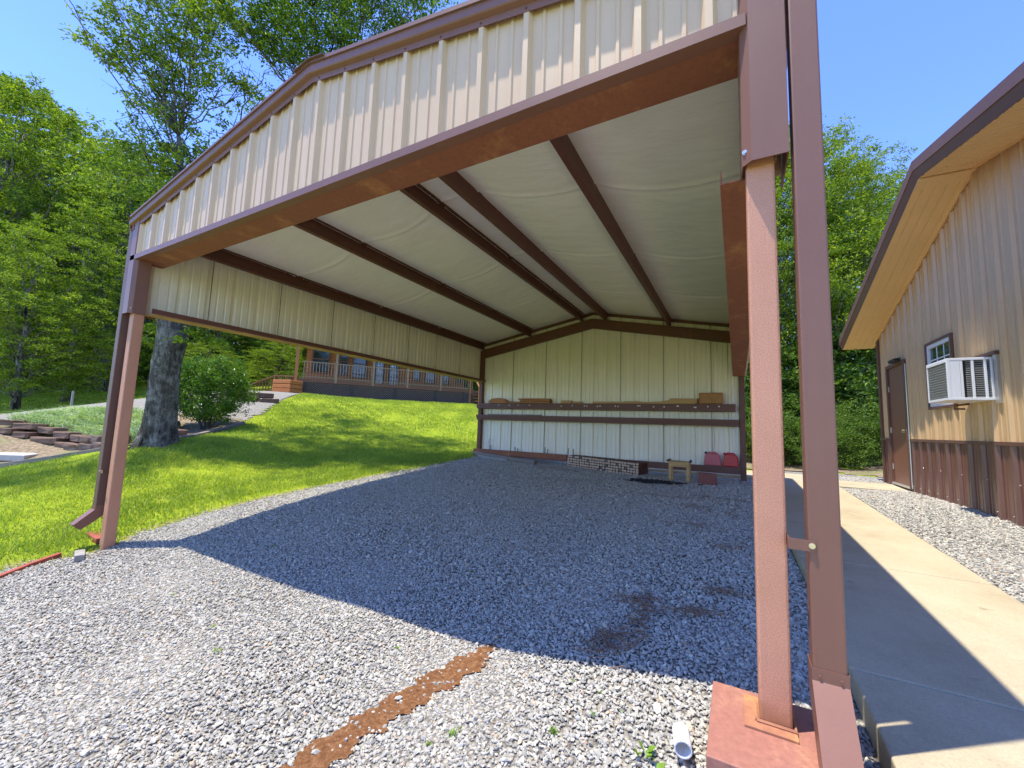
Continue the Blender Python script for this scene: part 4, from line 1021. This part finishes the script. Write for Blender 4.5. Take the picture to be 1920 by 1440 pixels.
timber([(-11.95, 3.7), (-12.7, 4.85)], 'dark timber edging the lawn under the round shrub')
b = MB(); b.bar(gp(-19.5, 3.0), gp(-19.5, 3.0, .55), .05, .05, up=(0, 1, 0)); tag(b.build('marker_post', GREYW), 'thin pale marker stake standing beyond the driveway', 'stake')

# ================================================================== LOG HOUSE
A_ = np.array([-19.85, 11.26]); B_ = np.array([-14.35, 18.88]); LH = float(np.linalg.norm(B_-A_)); eh = (B_-A_)/LH; nh = np.array([eh[1], -eh[0]])
hz = 2.19; hrot = math.atan2(eh[1], eh[0])
house = empty('log_house', (*(A_+eh*LH/2), hz), 'brown log cabin with a railed porch over grey lattice atop the lawn', 'house')
def HP(s, t, z): p = A_+eh*s-nh*t; return (p[0], p[1], z)
def hbox(mb, s0, s1, t0, t1, z0, z1, mi=0):
    V = [HP(s, t, z) for z in (z0, z1) for t in (t0, t1) for s in (s0, s1)]
    return mb.add(V, [(0, 2, 3, 1), (4, 5, 7, 6), (0, 1, 5, 4), (2, 6, 7, 3), (0, 4, 6, 2), (1, 3, 7, 5)], mi)
def hs(px, py=700, t=0.):
    """distance along the porch front of a photographed column"""
    o = CAMP; d = at(px, py, 1)-CAMP; q0 = A_-nh*t
    den = d[0]*nh[0]+d[1]*nh[1]; k = ((q0[0]-o[0])*nh[0]+(q0[1]-o[1])*nh[1])/den
    P_ = o[:2]+d[:2]*k; return float((P_-q0)@eh)
DK = 3.12
b = MB(); hbox(b, -.1, LH+.4, .02, 2.2, DK-.04, DK); hbox(b, -.1, LH+.4, -.02, .02, DK-.18, DK-.0); hbox(b, -.1, -.06, .02, 2.2, DK-.18, DK-.05); b.build('porch_deck', DECKW, house)
posts = [hs(p) for p in (572.8, 662.5, 743.5, 819, 872.5)]
for s in posts:
    b = MB(); hbox(b, s-.08, s+.08, -.045, .005, hz-.4, DK-.19); b.build('lattice_post', painted('dark_skirt_paint', (.06, .048, .038), .1, .7) if s == posts[0] else bpy.data.materials['dark_skirt_paint'], house)
edges = [-.1]+posts+[LH+.35]
for s0, s1 in zip(edges[:-1], edges[1:]):
    s0 += .085; s1 -= .085
    if s1-s0 < .1: continue
    b = MB(); z0, z1 = hz-.25, DK-.19; Hh = z1-z0; st = .125
    k = s0-Hh
    while k < s1:
        for sg, tt in ((1, .0), (-1, .008)):
            a0, a1 = (k, k+Hh) if sg > 0 else (k+Hh, k)
            # clip against the panel ends
            zz0, zz1 = z0, z1; sa, sb = a0, a1
            def cl(s, sa=a0, sb=a1): return z0+(s-sa)/(sb-sa)*Hh
            if sg > 0:
                if sa < s0: zz0 = cl(s0); sa = s0
                if sb > s1: zz1 = cl(s1); sb = s1
            else:
                if sa > s1: zz0 = cl(s1); sa = s1
                if sb < s0: zz1 = cl(s0); sb = s0
            if zz1-zz0 > .02: b.bar(HP(sa, tt, zz0), HP(sb, tt, zz1), .006, .022, up=(nh[0]*0, 0, 1))
        k += st
    b.build('lattice_panel', LATT, house)
b = MB(); hbox(b, 0, LH+.2, .6, 8.5, hz-.6, DK-.2); b.build('crawl_space_shade', DARK, house)  # solid black block standing in for the shade under the porch
# log wall with round courses
b = MB(); z = DK; wt = 2.2
pr_ = []
while z < 5.75:
    for k in range(6): t = math.pi*k/5; pr_.append((-.035*math.sin(t), z+.17*k/5))
    z += .17
W0 = HP(.1, wt, 0); W1 = HP(LH+.1, wt, 0)
pr_ += [(.2, z), (.2, DK)]
b.sweep(pr_, (W0[0], W0[1], 0), (W1[0], W1[1], 0), (-nh[0], -nh[1], 0), (0, 0, 1))
# profile x axis points into the house
b.build('log_wall', LOGW, house)
b = MB(); hbox(b, .1, LH+.1, wt+.21, 9.5, DK-.3, 5.75); b.build('wall_core', LOGW, house)
# roof over porch and house
b = MB(); V = [HP(-.5, -.4, 5.55), HP(LH+.7, -.4, 5.55), HP(LH+.7, 5.9, 7.9), HP(-.5, 5.9, 7.9), HP(-.5, 12, 5.6), HP(LH+.7, 12, 5.6)]; V += [(x, y, z-.14) for x, y, z in V]
b.add(V, [(0, 1, 2, 3), (3, 2, 5, 4), (6, 9, 8, 7), (9, 10, 11, 8), (0, 6, 7, 1), (4, 5, 11, 10), (0, 3, 9, 6), (3, 4, 10, 9), (1, 7, 8, 2), (2, 8, 11, 5)]); b.build('roof', SHING, house)
b = MB(); b.add([HP(.1, 2.2, 5.75), HP(.1, 9.5, 5.75), HP(.1, 5.9, 7.7)], [(0, 1, 2)]); b.build('gable_wall', LOGW, house)
# windows and doors on the log wall
def hwin(px0, px1, zb, zt, door=False, mull=True):
    s0, s1 = hs(px0, 690, wt), hs(px1, 690, wt)
    b = MB()
    for q in ((s0-.07, s0, zb-.07, zt+.07), (s1, s1+.07, zb-.07, zt+.07), (s0, s1, zt, zt+.07), (s0, s1, zb-.07, zb)): hbox(b, q[0], q[1], wt-.10, wt, q[2], q[3])
    if mull: hbox(b, s0, s1, wt-.08, wt-.04, (zb+zt)/2-.03, (zb+zt)/2+.03)
    w = b.build('door' if door else 'window', DECKW if not door else bpy.data.materials['dark_skirt_paint'], house)
    b = MB(); hbox(b, s0, s1, wt-.055, wt-.045, zb, zt); b.build('pane', HGLASS, w)
    if door:
        b = MB(); n = 3
        for k in range(1, n): s = s0+(s1-s0)*k/n; hbox(b, s-.012, s+.012, wt-.075, wt-.056, zb, zt)
        for k in range(1, 5): z = zb+(zt-zb)*k/5; hbox(b, s0, s1, wt-.0755, wt-.0565, z-.012, z+.012)
        b.build('muntins', WHITE, w)
hwin(586, 615, 3.75, 5.2); hwin(637, 651, 3.7, 5.2); hwin(662, 687, 3.6, 5.2); hwin(705, 719, 3.25, 5.2, True, False); hwin(731, 746, 3.25, 5.2, True, False); hwin(777, 787, 3.7, 5.2); hwin(800, 815, 3.6, 5.2); hwin(832, 842, 3.6, 5.2); hwin(858, 866, 3.7, 5.1)
# porch posts and railing
for k, px in enumerate((557, 632, 702, 766.5, 828.5, 884)):
    s = hs(px, 680, -.02); b = MB(); w = .055 if k else .07
    hbox(b, s-w, s+w, -.035, .07, (hz-.3) if k in (0, 5) else DK-.16, 5.5); b.build('porch_post', RAILW if 0 < k < 5 else CEDAR, house)
rl = MB(); hbox(rl, 0, LH, -.03, .06, DK+.86, DK+.905); hbox(rl, 0, LH, -.0, .04, DK+.08, DK+.13); rl = rl.build('railing', RAILW, house)
bal = MB(); s = .1
while s < LH:
    hbox(bal, s-.018, s+.018, -.033, -.001, DK-.02, DK+.86); s += .145
bal.build('balusters', RAILW, rl)
# steps at the right end
b = MB()
for k in range(4): hbox(b, LH+.0, LH+.9, -.15-.3*(3-k)-.0, .18-.3*(3-k), hz+.02+.2*k, hz+.07+.2*k)
b.build('porch_steps', CEDAR, house)
b = MB(); b.bar(HP(LH+.05, -1.1, hz+1.0), HP(LH+.05, 0, DK+.95), .05, .09); b.bar(HP(LH+.05, -1.1, hz), HP(LH+.05, -1.1, hz+1.05), .09, .09, up=(0, 1, 0)); b.build('step_rail', CEDAR, house)
# ramp railing left of the house
rr = empty('ramp_railing', gp(-23, 11), 'dark brown wooden ramp with railing sloping up to the left end of the porch', 'railing')
pA = at(467, 722, 24.5); pB = at(517, 704, 23); pC = at(556, 706, 21.3)
RD = DECKW
b = MB(); b.bar(pA, pB, .10, .06); b.bar(pB, pC, .10, .06); b.build('top_rail', RD, rr)
low = np.array([0, 0, .75])
b = MB(); b.bar(pA-low, pB-low, .06, .06); b.bar(pB-low, pC-low, .06, .06); b.build('bottom_rail', RD, rr)
for p in (pA, pB, pC):
    b = MB(); b.bar(p+np.array([0, 0, .04]), p-np.array([0, 0, 1.2]), .10, .10, up=(0, 1, 0)); b.build('post', RD, rr)
b = MB()
for q0, q1, n in ((pA, pB, 9), (pB, pC, 9)):
    for k in range(1, n): p = q0+(q1-q0)*k/n; b.bar(p, p-low, .04, .04, up=(0, 1, 0))
b.build('balusters', RD, rr)
b = MB(); b.bar(pA-np.array([0, 0, .98]), pB-np.array([0, 0, .98]), 1.0, .06); b.build('ramp_deck', RD, rr)
bx = empty('planter_box', at(526, 738, 20.3), 'orange-stained box of stacked horizontal logs standing before the ramp', 'wooden box')
q0 = at(509, 738, 20.3); q1 = at(543, 738, 20.0); up_ = (at(526, 711, 20.3)-at(526, 738, 20.3))[2]; z0 = min(q0[2], q1[2])-.15; dv = (q1-q0); dv[2] = 0; L_ = np.linalg.norm(dv); dv /= L_; dnn = np.array([-dv[1], dv[0], 0])
CED2 = woodmat('orange_stained_log', (.50, .17, .045), grain=(1, 1, 12))
nc = 4; hh = (up_+.15)/nc
for k in range(nc):
    zc = z0+hh*(k+.5); b = MB(); c = (q0+q1)/2; c = np.array([c[0], c[1], zc])+dnn*.4
    for sg in (-1, 1):
        b.obox(c+dnn*.35*sg, dv*L_/2, dnn*.06, (0, 0, hh*.46)); b.obox(c+dv*(L_/2-.06)*sg, dv*.06, dnn*.29, (0, 0, hh*.46))
    b.build('log_course', CED2, bx, bevel=.03)
b = MB(); c = (q0+q1)/2; c = np.array([c[0], c[1], z0+hh*3.4])+dnn*.4; b.obox(c, dv*(L_/2-.13), dnn*.28, (0, 0, .03)); b.build('soil', BED, bx)

# ================================================================== TREES
def leaf_mesh(name, C, size, m, parent, up=.5, asp=.45):
    n = len(C); nn = rng.standard_normal((n, 3)); nn[:, 2] = np.abs(nn[:, 2])+up; nn /= np.linalg.norm(nn, axis=1)[:, None]
    t = rng.standard_normal((n, 3)); a = np.cross(nn, t); a /= np.linalg.norm(a, axis=1)[:, None]+1e-9; b = np.cross(nn, a)
    L_ = (size*rng.uniform(.6, 1.3, n))[:, None]; a = a*L_*.5; b = b*L_*.5*asp; dr = nn*L_*.12
    V = np.stack([C-a, C-b*.9+a*.05+dr, C+a*1.05-dr, C+b+a*.05+dr], 1).reshape(-1, 3)
    F = np.arange(4*n).reshape(n, 4)
    return np_mesh(name, V, F, m, parent)
def spray(centers, radii, per, flat=.55):
    out = []
    for c, r in zip(centers, radii):
        k = max(3, int(per*(r**1.7)))
        # several twig tufts in each cluster give light and dark clumps
        nt_ = max(4, int(k/38)); tc = rng.standard_normal((nt_, 3))*r*np.array([.62, .62, .62*flat*1.3])
        ti = rng.integers(0, nt_, k); p = tc[ti]+rng.standard_normal((k, 3))*np.array([.13, .13, .055])*(.5+r*.62)
        out.append(np.array(c)+p)
    return np.concatenate(out)
def limb(mb, p, q, r0, r1, seed, wob=.12, sides=6, n=5):
    r = random.Random(seed); p = np.array(p, float); q = np.array(q, float); L_ = np.linalg.norm(q-p); pts = []
    for i in range(n+1):
        u = i/n; s_ = math.sin(u*math.pi)*L_*wob; pts.append(p*(1-u)+q*u+np.array([r.uniform(-1, 1)*s_*.6, r.uniform(-1, 1)*s_*.6, s_*.5*(1-u)]))
    mb.tube(pts, [r0*(1-i/n)+r1*i/n for i in range(n+1)], sides); return pts
def make_tree(base, H, cr, tr, crown_from, ncl, per, leaf, m, seed, label, group=None, name='tree', rad=.9, cat='tree', squash=.62, twigs=True, bark=BARK):
    r = random.Random(seed); root = empty(name, base, label, cat, group); base = np.array(base, float)
    mb = MB(); lean = np.array([r.uniform(-.06, .06), r.uniform(-.06, .06), 1]); top = base+lean*H*.82
    n = 8; pts = [base+np.array([0, 0, -.3])]+[base+lean*H*.82*i/n+np.array([r.uniform(-1, 1), r.uniform(-1, 1), 0])*.04*H*(i/n)*.5 for i in range(1, n+1)]
    rad_ = [tr*1.35]+[tr*(1-.85*(i/n)**1.1) for i in range(1, n+1)]
    mb.tube(pts, rad_, 10)
    Cc = []; Rr_ = []
    for k in range(ncl):
        u = crown_from+(1-crown_from)*((k+.5)/ncl); w = math.sin(math.pi*min(1, max(.08, (u-crown_from)/(1-crown_from)*.86+.14)))**.6
        a = k*2.399+r.uniform(-.4, .4); d = cr*w*math.sqrt(r.uniform(.12, 1)); c = base+lean*H*u*.97+np.array([math.cos(a)*d, math.sin(a)*d, r.uniform(-.04, .04)*H])
        Cc.append(c); Rr_.append(rad*r.uniform(.7, 1.25)*(.6+.5*w))
        tpos = pts[min(n, max(1, int(u*n*.86)))]
        if twigs: limb(mb, tpos-np.array([0, 0, d*.25]), c, tr*.2*(1.1-u*.7), .01, seed*77+k, sides=5, n=4)
    mb.build('trunk', bark, root, smooth=True)
    leaf_mesh('crown', spray(Cc, Rr_, per), leaf, m, root)
    return root
# -- near tree by the lawn edge: thick scarred trunk, airy limbs to the left, heavy limbs over the lawn
T1 = empty('shade_tree', at(293, 836, 8.0), 'big shade tree with a thick scarred grey trunk at the lawn edge', 'tree')
b = MB(); tb = at(293, 836, 8.0)
cen = [at(292, 845, 8.0), at(293, 830, 8), at(298, 800, 8), at(303, 760, 8), at(308, 720, 8), at(313, 680, 8), at(320, 645, 8.02), at(326, 600, 8.05), at(333, 540, 8.1), at(340, 470, 8.2)]
rr_ = [.40, .335, .275, .245, .232, .225, .235, .245, .22, .18]
V = []; F = []; ns = 40; r = random.Random(2); nn_ = 46
for j in range(nn_):
    u = j/(nn_-1)*(len(cen)-1); i = min(int(u), len(cen)-2); w = u-i; c = cen[i]*(1-w)+cen[i+1]*w; rad0 = rr_[i]*(1-w)+rr_[i+1]*w
    fl = max(0, 1-u/2.2)
    for k in range(ns):
        t = 2*math.pi*k/ns; rad_ = rad0*(1+.16*fl*math.cos(5*t+.6)+.045*math.sin(3*t+u*1.7)+.03*math.sin(11*t+math.sin(u*2)*2)+.02*r.uniform(-1, 1))
        V.append(c+np.array([math.cos(t), math.sin(t), 0])*rad_)
for j in range(nn_-1):
    for k in range(ns): F.append((j*ns+k, j*ns+(k+1) % ns, (j+1)*ns+(k+1) % ns, (j+1)*ns+k))
b.add(V, F)
# bracket fungi / healed scars are the pale patches of the bark material
top = cen[-1]
airy = [(215, 75, 9, .42), (250, 95, 9, .42), (205, 110, 9, .3), (180, 70, 9.2, .3), (285, 55, 9.3, .5), (235, 30, 9.3, .3), (225, 8, 9.3, .25), (330, 70, 9, .5), (300, 100, 9, .45), (372, 45, 8.8, .5), (400, 15, 8.8, .45), (350, 110, 9, .5), (330, 155, 9, .5), (385, 100, 8.8, .45), (375, 150, 8.8, .4), (430, 150, 8.8, .38), (300, 160, 9.2, .35), (270, 130, 9.2, .35), (285, 195, 9, .25), (245, 190, 9.2, .28), (345, 200, 9, .25), (350, 235, 8.8, .22), (330, 265, 8.8, .35), (370, 285, 8.8, .5), (395, 10, 9, .5), (300, -20, 9, .6), (370, -20, 9, .6), (455, 165, 8.8, .25),
        (385, 632, 8.6, .22), (300, 612, 8.4, .2), (355, 618, 7.9, .2), (275, 625, 9, .2), (410, 640, 9, .15), (300, 320, 8.6, .55), (250, 330, 9, .6), (220, 290, 9.5, .5), (345, 320, 8.4, .5), (190, 330, 10, .6), (270, 280, 9, .4), (310, 245, 9, .35)]
C1 = []; R1 = []
fork1 = at(338, 330, 8.5)
limb(b, top, fork1, .15, .065, 1, .04, 9, 8); fork2 = at(335, 255, 8.7); limb(b, fork1, fork2, .06, .04, 2, .05, 8, 5)
for k, (px, py, d, rd) in enumerate(airy):
    c = at(px, py, d); C1.append(c); R1.append(rd); s_ = fork2 if py < 230 else fork1
    pts = limb(b, s_, c, .018, .005, 100+k, .08, 5, 6)
    for j in range(3):
        e = c+rng.standard_normal(3)*rd*.9; limb(b, pts[4], e, .010, .003, 300+k*5+j, .1, 4, 3)
# leafless twigs against the sky
for k, (px, py, qx, qy) in enumerate(((420, 330, 448, 185), (448, 250, 470, 120), (448, 250, 500, 170), (430, 290, 495, 215), (290, 330, 245, 235), (280, 320, 262, 215), (300, 310, 235, 200), (460, 190, 455, 115), (470, 180, 500, 130))):
    limb(b, at(px, py, 9.2), at(qx, qy, 9.2), .018, .004, 900+k, .1, 5, 6)
    for j in range(4): p_ = at(px+(qx-px)*(.4+.15*j), py+(qy-py)*(.4+.15*j), 9.2); limb(b, p_, p_+rng.standard_normal(3)*.28+np.array([0, 0, .2]), .007, .002, 950+k*4+j, .1, 4, 3)
heavy = [(520, 60, 10, .8), (560, 10, 10, .9), (480, 20, 9.5, .6), (600, 60, 10, 1.0), (650, 20, 10.5, 1.0), (700, 60, 10.5, .9), (640, -50, 10, 1.1), (740, 20, 10.5, .8), (780, 10, 10.5, .5), (720, -40, 10.5, .9), (540, 110, 9.8, .5), (575, 95, 9.6, .45), (500, -40, 10, .9), (800, -20, 10.5, .5), (470, 60, 9.6, .4), (445, 40, 9.3, .35), (640, 80, 10, .6), (690, -90, 10.6, 1.0), (560, -100, 10, 1.1)]
fork3 = at(430, 330, 9.0); limb(b, at(338, 430, 8.3), fork3, .12, .09, 3, .05, 9, 6); fork4 = at(590, 240, 9.8); limb(b, fork3, fork4, .09, .07, 4, .05, 8, 8)
C2 = []; R2 = []
for k, (px, py, d, rd) in enumerate(heavy):
    c = at(px, py, d); C2.append(c); R2.append(rd); pts = limb(b, fork4, c, .030, .008, 500+k, .1, 6, 6)
    for j in range(3): limb(b, pts[4], c+rng.standard_normal(3)*rd*.7, .014, .004, 700+k*5+j, .1, 4, 3)
# low boughs spread over the lawn: they throw the dappled shade
sh = [(-9.85, -.04), (-9.3, .62), (-9.1, 1.3), (-9.5, 2.14), (-9.7, 3.2), (-10.3, 4.4), (-12.6, 7.4), (-11.9, 8.0), (-10.6, 6.2), (-9.9, 6.9), (-9.3, 7.6), (-8.4, 7.9), (-7.9, 7.3), (-7.2, 7.8), (-7.4, 6.4), (-7.9, 5.4), (-8.6, 4.8), (-9.3, 4.6), (-8.6, 2.9), (-8.6, 6.6), (-11.2, 5.9), (-11.5, 7.2), (-10.0, 5.3), (-8.9, 5.7), (-11.4, 1.0), (-10.6, .3), (-11.0, 4.9)]
for k, (x, y) in enumerate(sh):
    h = (4.6+1.6*r.random()) if (y > 4 and x > -12) else 11+2*r.random(); g0 = float(gz(x, y)); c = np.array([x-KX*h, y-KY*h, g0+h]); C2.append(c); R2.append(.62*r.uniform(.75, 1.2))
    if k % 2 == 0: limb(b, fork1 if h > 9 else (at(340, 470, 8.2) if x < -9 else fork3), c, .012 if h > 9 else .03, .005, 1200+k, .08, 6, 6)
b.build('trunk', BARK, T1, smooth=True)
lf = spray(C1, R1, 2000, .8); leaf_mesh('crown', lf, .092, LEAF, T1, .3, .42)
leaf_mesh('crown', spray(C2, R2, 2600, .8), .092, leafmat('shade_leaves', (.05, .11, .012), (.17, .29, .025), .4, yellow=(.3, .4, .045)), T1, .3, .42)
# -- round shrub beside it
sb = empty('round_shrub', gp(-12.75, 3.95), 'dense round glossy shrub beside the thick trunk', 'shrub')
n = 15000; d = rng.standard_normal((n, 3)); d /= np.linalg.norm(d, axis=1)[:, None]; rad_ = rng.uniform(.55, 1, n)**.5*(1+.12*np.sin(d[:, 0]*7+d[:, 2]*5)*np.sin(d[:, 1]*6+1)+.07*rng.standard_normal(n))
c = np.array(gp(-12.72, 3.9, 1.05)); tf = d[:420]*(rng.uniform(.35, 1, 420)**.4*(1+.13*np.sin(d[:420, 0]*6+d[:420, 2]*5)+.10*rng.standard_normal(420)))[:, None]*np.array([.92, .9, .86])
P_ = c+tf[rng.integers(0, 420, n)]+rng.standard_normal((n, 3))*np.array([.085, .085, .07]); P_ = P_[P_[:, 2] > c[2]-.85]
leaf_mesh('foliage', P_, .075, LEAF_B, sb, .35, .5)
b = MB()
for k in range(9): a = k*.7; limb(b, gp(-12.72+.1*math.cos(a), 3.9+.1*math.sin(a)), (c[0]+.6*math.cos(a), c[1]+.6*math.sin(a), c[2]+.2), .03, .01, 40+k, .1, 5, 4)
b.build('stem', BARK, sb)
# -- woods
def at_ground(px, d):
    p = at(px, 760, d); return (p[0], p[1], float(gz(p[0], p[1])))
def top_h(px, py, d): p = at(px, py, d); return float(p[2]-gz(p[0], p[1]))
WG = 'woodland trees beyond the driveway'
prA = make_tree(at_ground(20, 24), top_h(20, 165, 24), 4.6, .26, .16, 80, 430, .17, LEAF, 11, 'tall sunlit tree near the left edge in the wood beyond the driveway', WG, rad=1.15)
prB = make_tree(at_ground(178, 25), top_h(178, 270, 25), 4.2, .36, .24, 76, 430, .17, LEAF_D, 12, 'dark forest tree with a bare lower trunk at the edge of the wood', None, rad=1.1)
prC = make_tree(at_ground(120, 20), top_h(120, 372, 20), 3.1, .16, .10, 70, 800, .115, LEAF, 13, 'bright yellow-green young tree in front of the wood at the left', None, rad=.85)
def place(proto, px, d, topy, rz, sxy, label, group=WG):
    c = copy_tree(proto); base = at_ground(px, d); H0 = PH[proto.name]; s = top_h(px, topy, d)/H0
    c.location = base; c.rotation_euler = (0, 0, rz); c.scale = (sxy, sxy, s)
    c['label'] = label
    if group: c['group'] = group
    elif 'group' in c: del c['group']
    return c
PH = {prA.name: top_h(20, 165, 24), prB.name: top_h(178, 270, 25), prC.name: top_h(120, 372, 20)}
WL_ = ['tree at the far left edge of the wood', 'tall woodland tree right of the leftmost trees', 'dark tall tree left of the left post, behind the bare trunk', 'woodland tree just left of the left post', 'dark woodland tree at the left frame edge', 'distant dark tree deep in the wood at the left', 'distant tree behind the bright young tree', 'distant tree behind the dark bare trunk', 'distant tree behind the thick scarred trunk', 'nearer tree leaning in from outside the left edge', 'low dark tree between the bright young tree and the wood edge']
for k_, (px, d, ty, rz, s, pr) in enumerate( ((-60, 21, 90, 1.2, 1, prA), (70, 32, 195, 2.4, 1.2, prA), (130, 36, 235, .7, 1.3, prB), (235, 34, 250, 3.9, 1.2, prA), (-30, 34, 120, 5, 1.3, prB), (10, 45, 300, 2, 1.6, prB), (100, 48, 320, 4, 1.7, prA), (200, 46, 330, 1, 1.6, prB), (290, 40, 330, 3, 1.3, prB), (-140, 26, 60, 2.2, 1.2, prA), (60, 27, 420, .4, .9, prB))):
    place(pr, px, d, ty, rz, s, WL_[k_])
for px, d, ty, rz, s, pr, lb in ((30, 17.5, 420, 1.5, .8, prC, 'small bright tree hanging over the drive at the left edge'), (400, 33, 560, 1.1, 1.0, prB, 'dark tree behind the round shrub'), (450, 40, 540, 2.1, 1.3, prB, 'dark rounded tree beyond the lawn between shrub and cabin'), (520, 42, 560, 3.0, 1.2, prA, 'shaded tree behind the ramp railing'), (575, 48, 520, .3, 1.4, prB, 'far tree behind the left end of the cabin'), (515, 29, 635, 4, .75, prC, 'bright pale-green tree beside the left end of the cabin'), (385, 24, 640, .9, .62, prC, 'light green sapling rising behind the round shrub'), (340, 44, 480, 2.9, 1.3, prB, 'far woodland tree behind the thick trunk'), (700, 40, 480, 1, 1.3, prA, 'tree behind the cabin roof'), (850, 42, 520, 2, 1.3, prB, 'tree behind the right end of the cabin'), (893, 33, 600, 4, .9, prB, 'low dark tree just right of the cabin steps')):
    place(pr, px, d, ty, rz, s, lb, None)
# undergrowth of the wood
def shrub(name, x, y, rx, h, n, leaf, m, label, cat='shrub', group=None):
    root = empty(name, gp(x, y), label, cat, group); d = rng.standard_normal((n, 3)); d /= np.linalg.norm(d, axis=1)[:, None]; d[:, 2] = np.abs(d[:, 2])
    ph_ = rng.uniform(0, 6, 4); rad_ = rng.uniform(.35, 1, n)**.5*(1+.22*np.sin(d[:, 0]*5+ph_[0])*np.sin(d[:, 1]*5+ph_[1])+.15*np.sin(d[:, 2]*9+d[:, 0]*4+ph_[2])+.07*rng.standard_normal(n))
    nt_ = n//34; tf = (d*rad_[:, None]*np.array([rx, rx, h]))[:nt_]; leaf_mesh('foliage', np.array(gp(x, y, .08))+tf[rng.integers(0, nt_, n)]+np.abs(rng.standard_normal((n, 3)))*np.array([.001, .001, .05])*rx+rng.standard_normal((n, 3))*np.array([.09, .09, .03])*rx, leaf, m, root, .4, .5)
    b = MB()
    for k in range(5): a = k*1.3; limb(b, gp(x, y), (x+rx*.5*math.cos(a), y+rx*.5*math.sin(a), float(gz(x, y))+h*.6), .03, .01, 60+k, .1, 5, 3)
    b.build('stem', BARK, root); return root
s0 = shrub('undergrowth', *at_ground(30, 30)[:2], 2.6, 2.6, 5000, .2, LEAF_D, 'low dark shrub at the foot of the wood', group='low shrubs at the foot of the wood')
for px, d, rz, s in ((-40, 26, 1, 1.0), (100, 38, 2, 1.2), (160, 34, 3, 1.0), (220, 32, 4, 1.1), (270, 30, 5, 1.0), (330, 34, .5, 1.1), (390, 30, 1.5, .9), (60, 42, 2.5, 1.5), (10, 36, 2.2, 1.1), (430, 34, 1, 1.5), (480, 38, 2, 1.6), (540, 40, 3, 1.8), (370, 38, 4, 1.8), (600, 44, 5, 1.8), (130, 45, 1, 1.9), (200, 44, 2, 1.9), (270, 42, 3, 1.9), (-20, 44, 3, 1.9)):
    c = copy_tree(s0); c.location = at_ground(px, d); c.rotation_euler = (0, 0, rz); c.scale = (s, s, s)
# -- trees behind the carport on the right
def rground(px, d):
    p = at(px, 820, d); return (p[0], p[1], float(gz(p[0], p[1])))
def rtop(px, py, d): p = at(px, py, d); return float(p[2]-gz(p[0], p[1]))
tR = make_tree(rground(1545, 15), rtop(1545, 200, 15), 3.3, .18, .06, 110, 900, .10, LEAF, 21, 'tall bright tree rising between the near post and the ochre workshop', None, rad=.85)
PH[tR.name] = rtop(1545, 200, 15)
def rplace(proto, px, d, ty, rz, sxy, label):
    c = copy_tree(proto); c.location = rground(px, d); c.rotation_euler = (0, 0, rz); c.scale = (sxy, sxy, rtop(px, ty, d)/PH[proto.name]); c['label'] = label; return c
rplace(tR, 1640, 16.5, 262, 2.0, .9, 'bright tree showing just above the eave of the ochre workshop')
rplace(tR, 1440, 16, 240, 3.6, 1.05, 'tree seen in the slot between the two near posts')
rplace(tR, 1590, 24, 300, 4.4, 1.5, 'taller dark tree farther back between post and workshop')
rplace(tR, 1760, 22, 330, 5.4, 1.2, 'tree hidden mostly behind the ochre workshop roof')
rplace(tR, 1330, 24, 320, .8, 1.4, 'tree behind the back wall of the carport')
rplace(tR, 1150, 30, 330, .2, 1.5, 'tree far behind the middle of the carport')
sR = shrub('undergrowth', *rground(1600, 13.5)[:2], 1.5, 2.3, 9000, .095, LEAF_D, 'leafy dark bush behind the corner of the ochre workshop')
for px, d, rz, s, lb in ((1560, 10.4, 4.5, .5, 'small dark bush nearest the end of the gravel'), (1630, 11.2, 5.5, .7, 'dark bush beside the far wall corner of the workshop'), (1470, 10.9, 3.5, .55, 'small bush past the end of the concrete, left of the near downspout'), (1590, 10.9, 2.5, .62, 'low dark bush at the gravel end beside the workshop corner'), (1500, 11.2, 1.1, .62, 'low bush at the far end of the concrete path'), (1420, 11.4, .2, .6, 'low bush behind the back right post'), (1640, 12.3, .2, .9, 'dark bush against the far corner of the workshop'), (1540, 13, 1, .9, 'dark bush seen right of the near downspout'), (1460, 13.5, 2, 1.0, 'dark bush seen in the slot between post and downspout'), (1400, 13, 3, .95, 'dark bush just right of the back right post'), (1650, 15, 4, 1.2, 'bush at the far corner of the ochre workshop'), (1580, 14.5, 5, 1.9, 'tall dark thicket farther back behind the workshop'), (1470, 15, .3, 1.9, 'thicket farther back behind the near post'), (1690, 18, 1.8, 1.5, 'thicket behind the far wall of the workshop')):
    c = copy_tree(sR); c.location = rground(px, d); c.rotation_euler = (0, 0, rz); c.scale = (s, s, s); c['label'] = lb
bpy.context.view_layer.update()
# low growth behind the cabin steps, behind the wall and along the wood line
for px, d, rz, s, lb in ((885, 29, 1.2, .8, 'low dark shrub behind the cabin steps'), (905, 31, 2.2, .9, 'dark shrub right of the cabin steps'), (545, 27, .4, .55, 'small shrub behind the ramp railing')):
    c = copy_tree(s0); c.location = at_ground(px, d); c.rotation_euler = (0, 0, rz); c.scale = (s, s, s); c['label'] = lb
    if 'group' in c: del c['group']
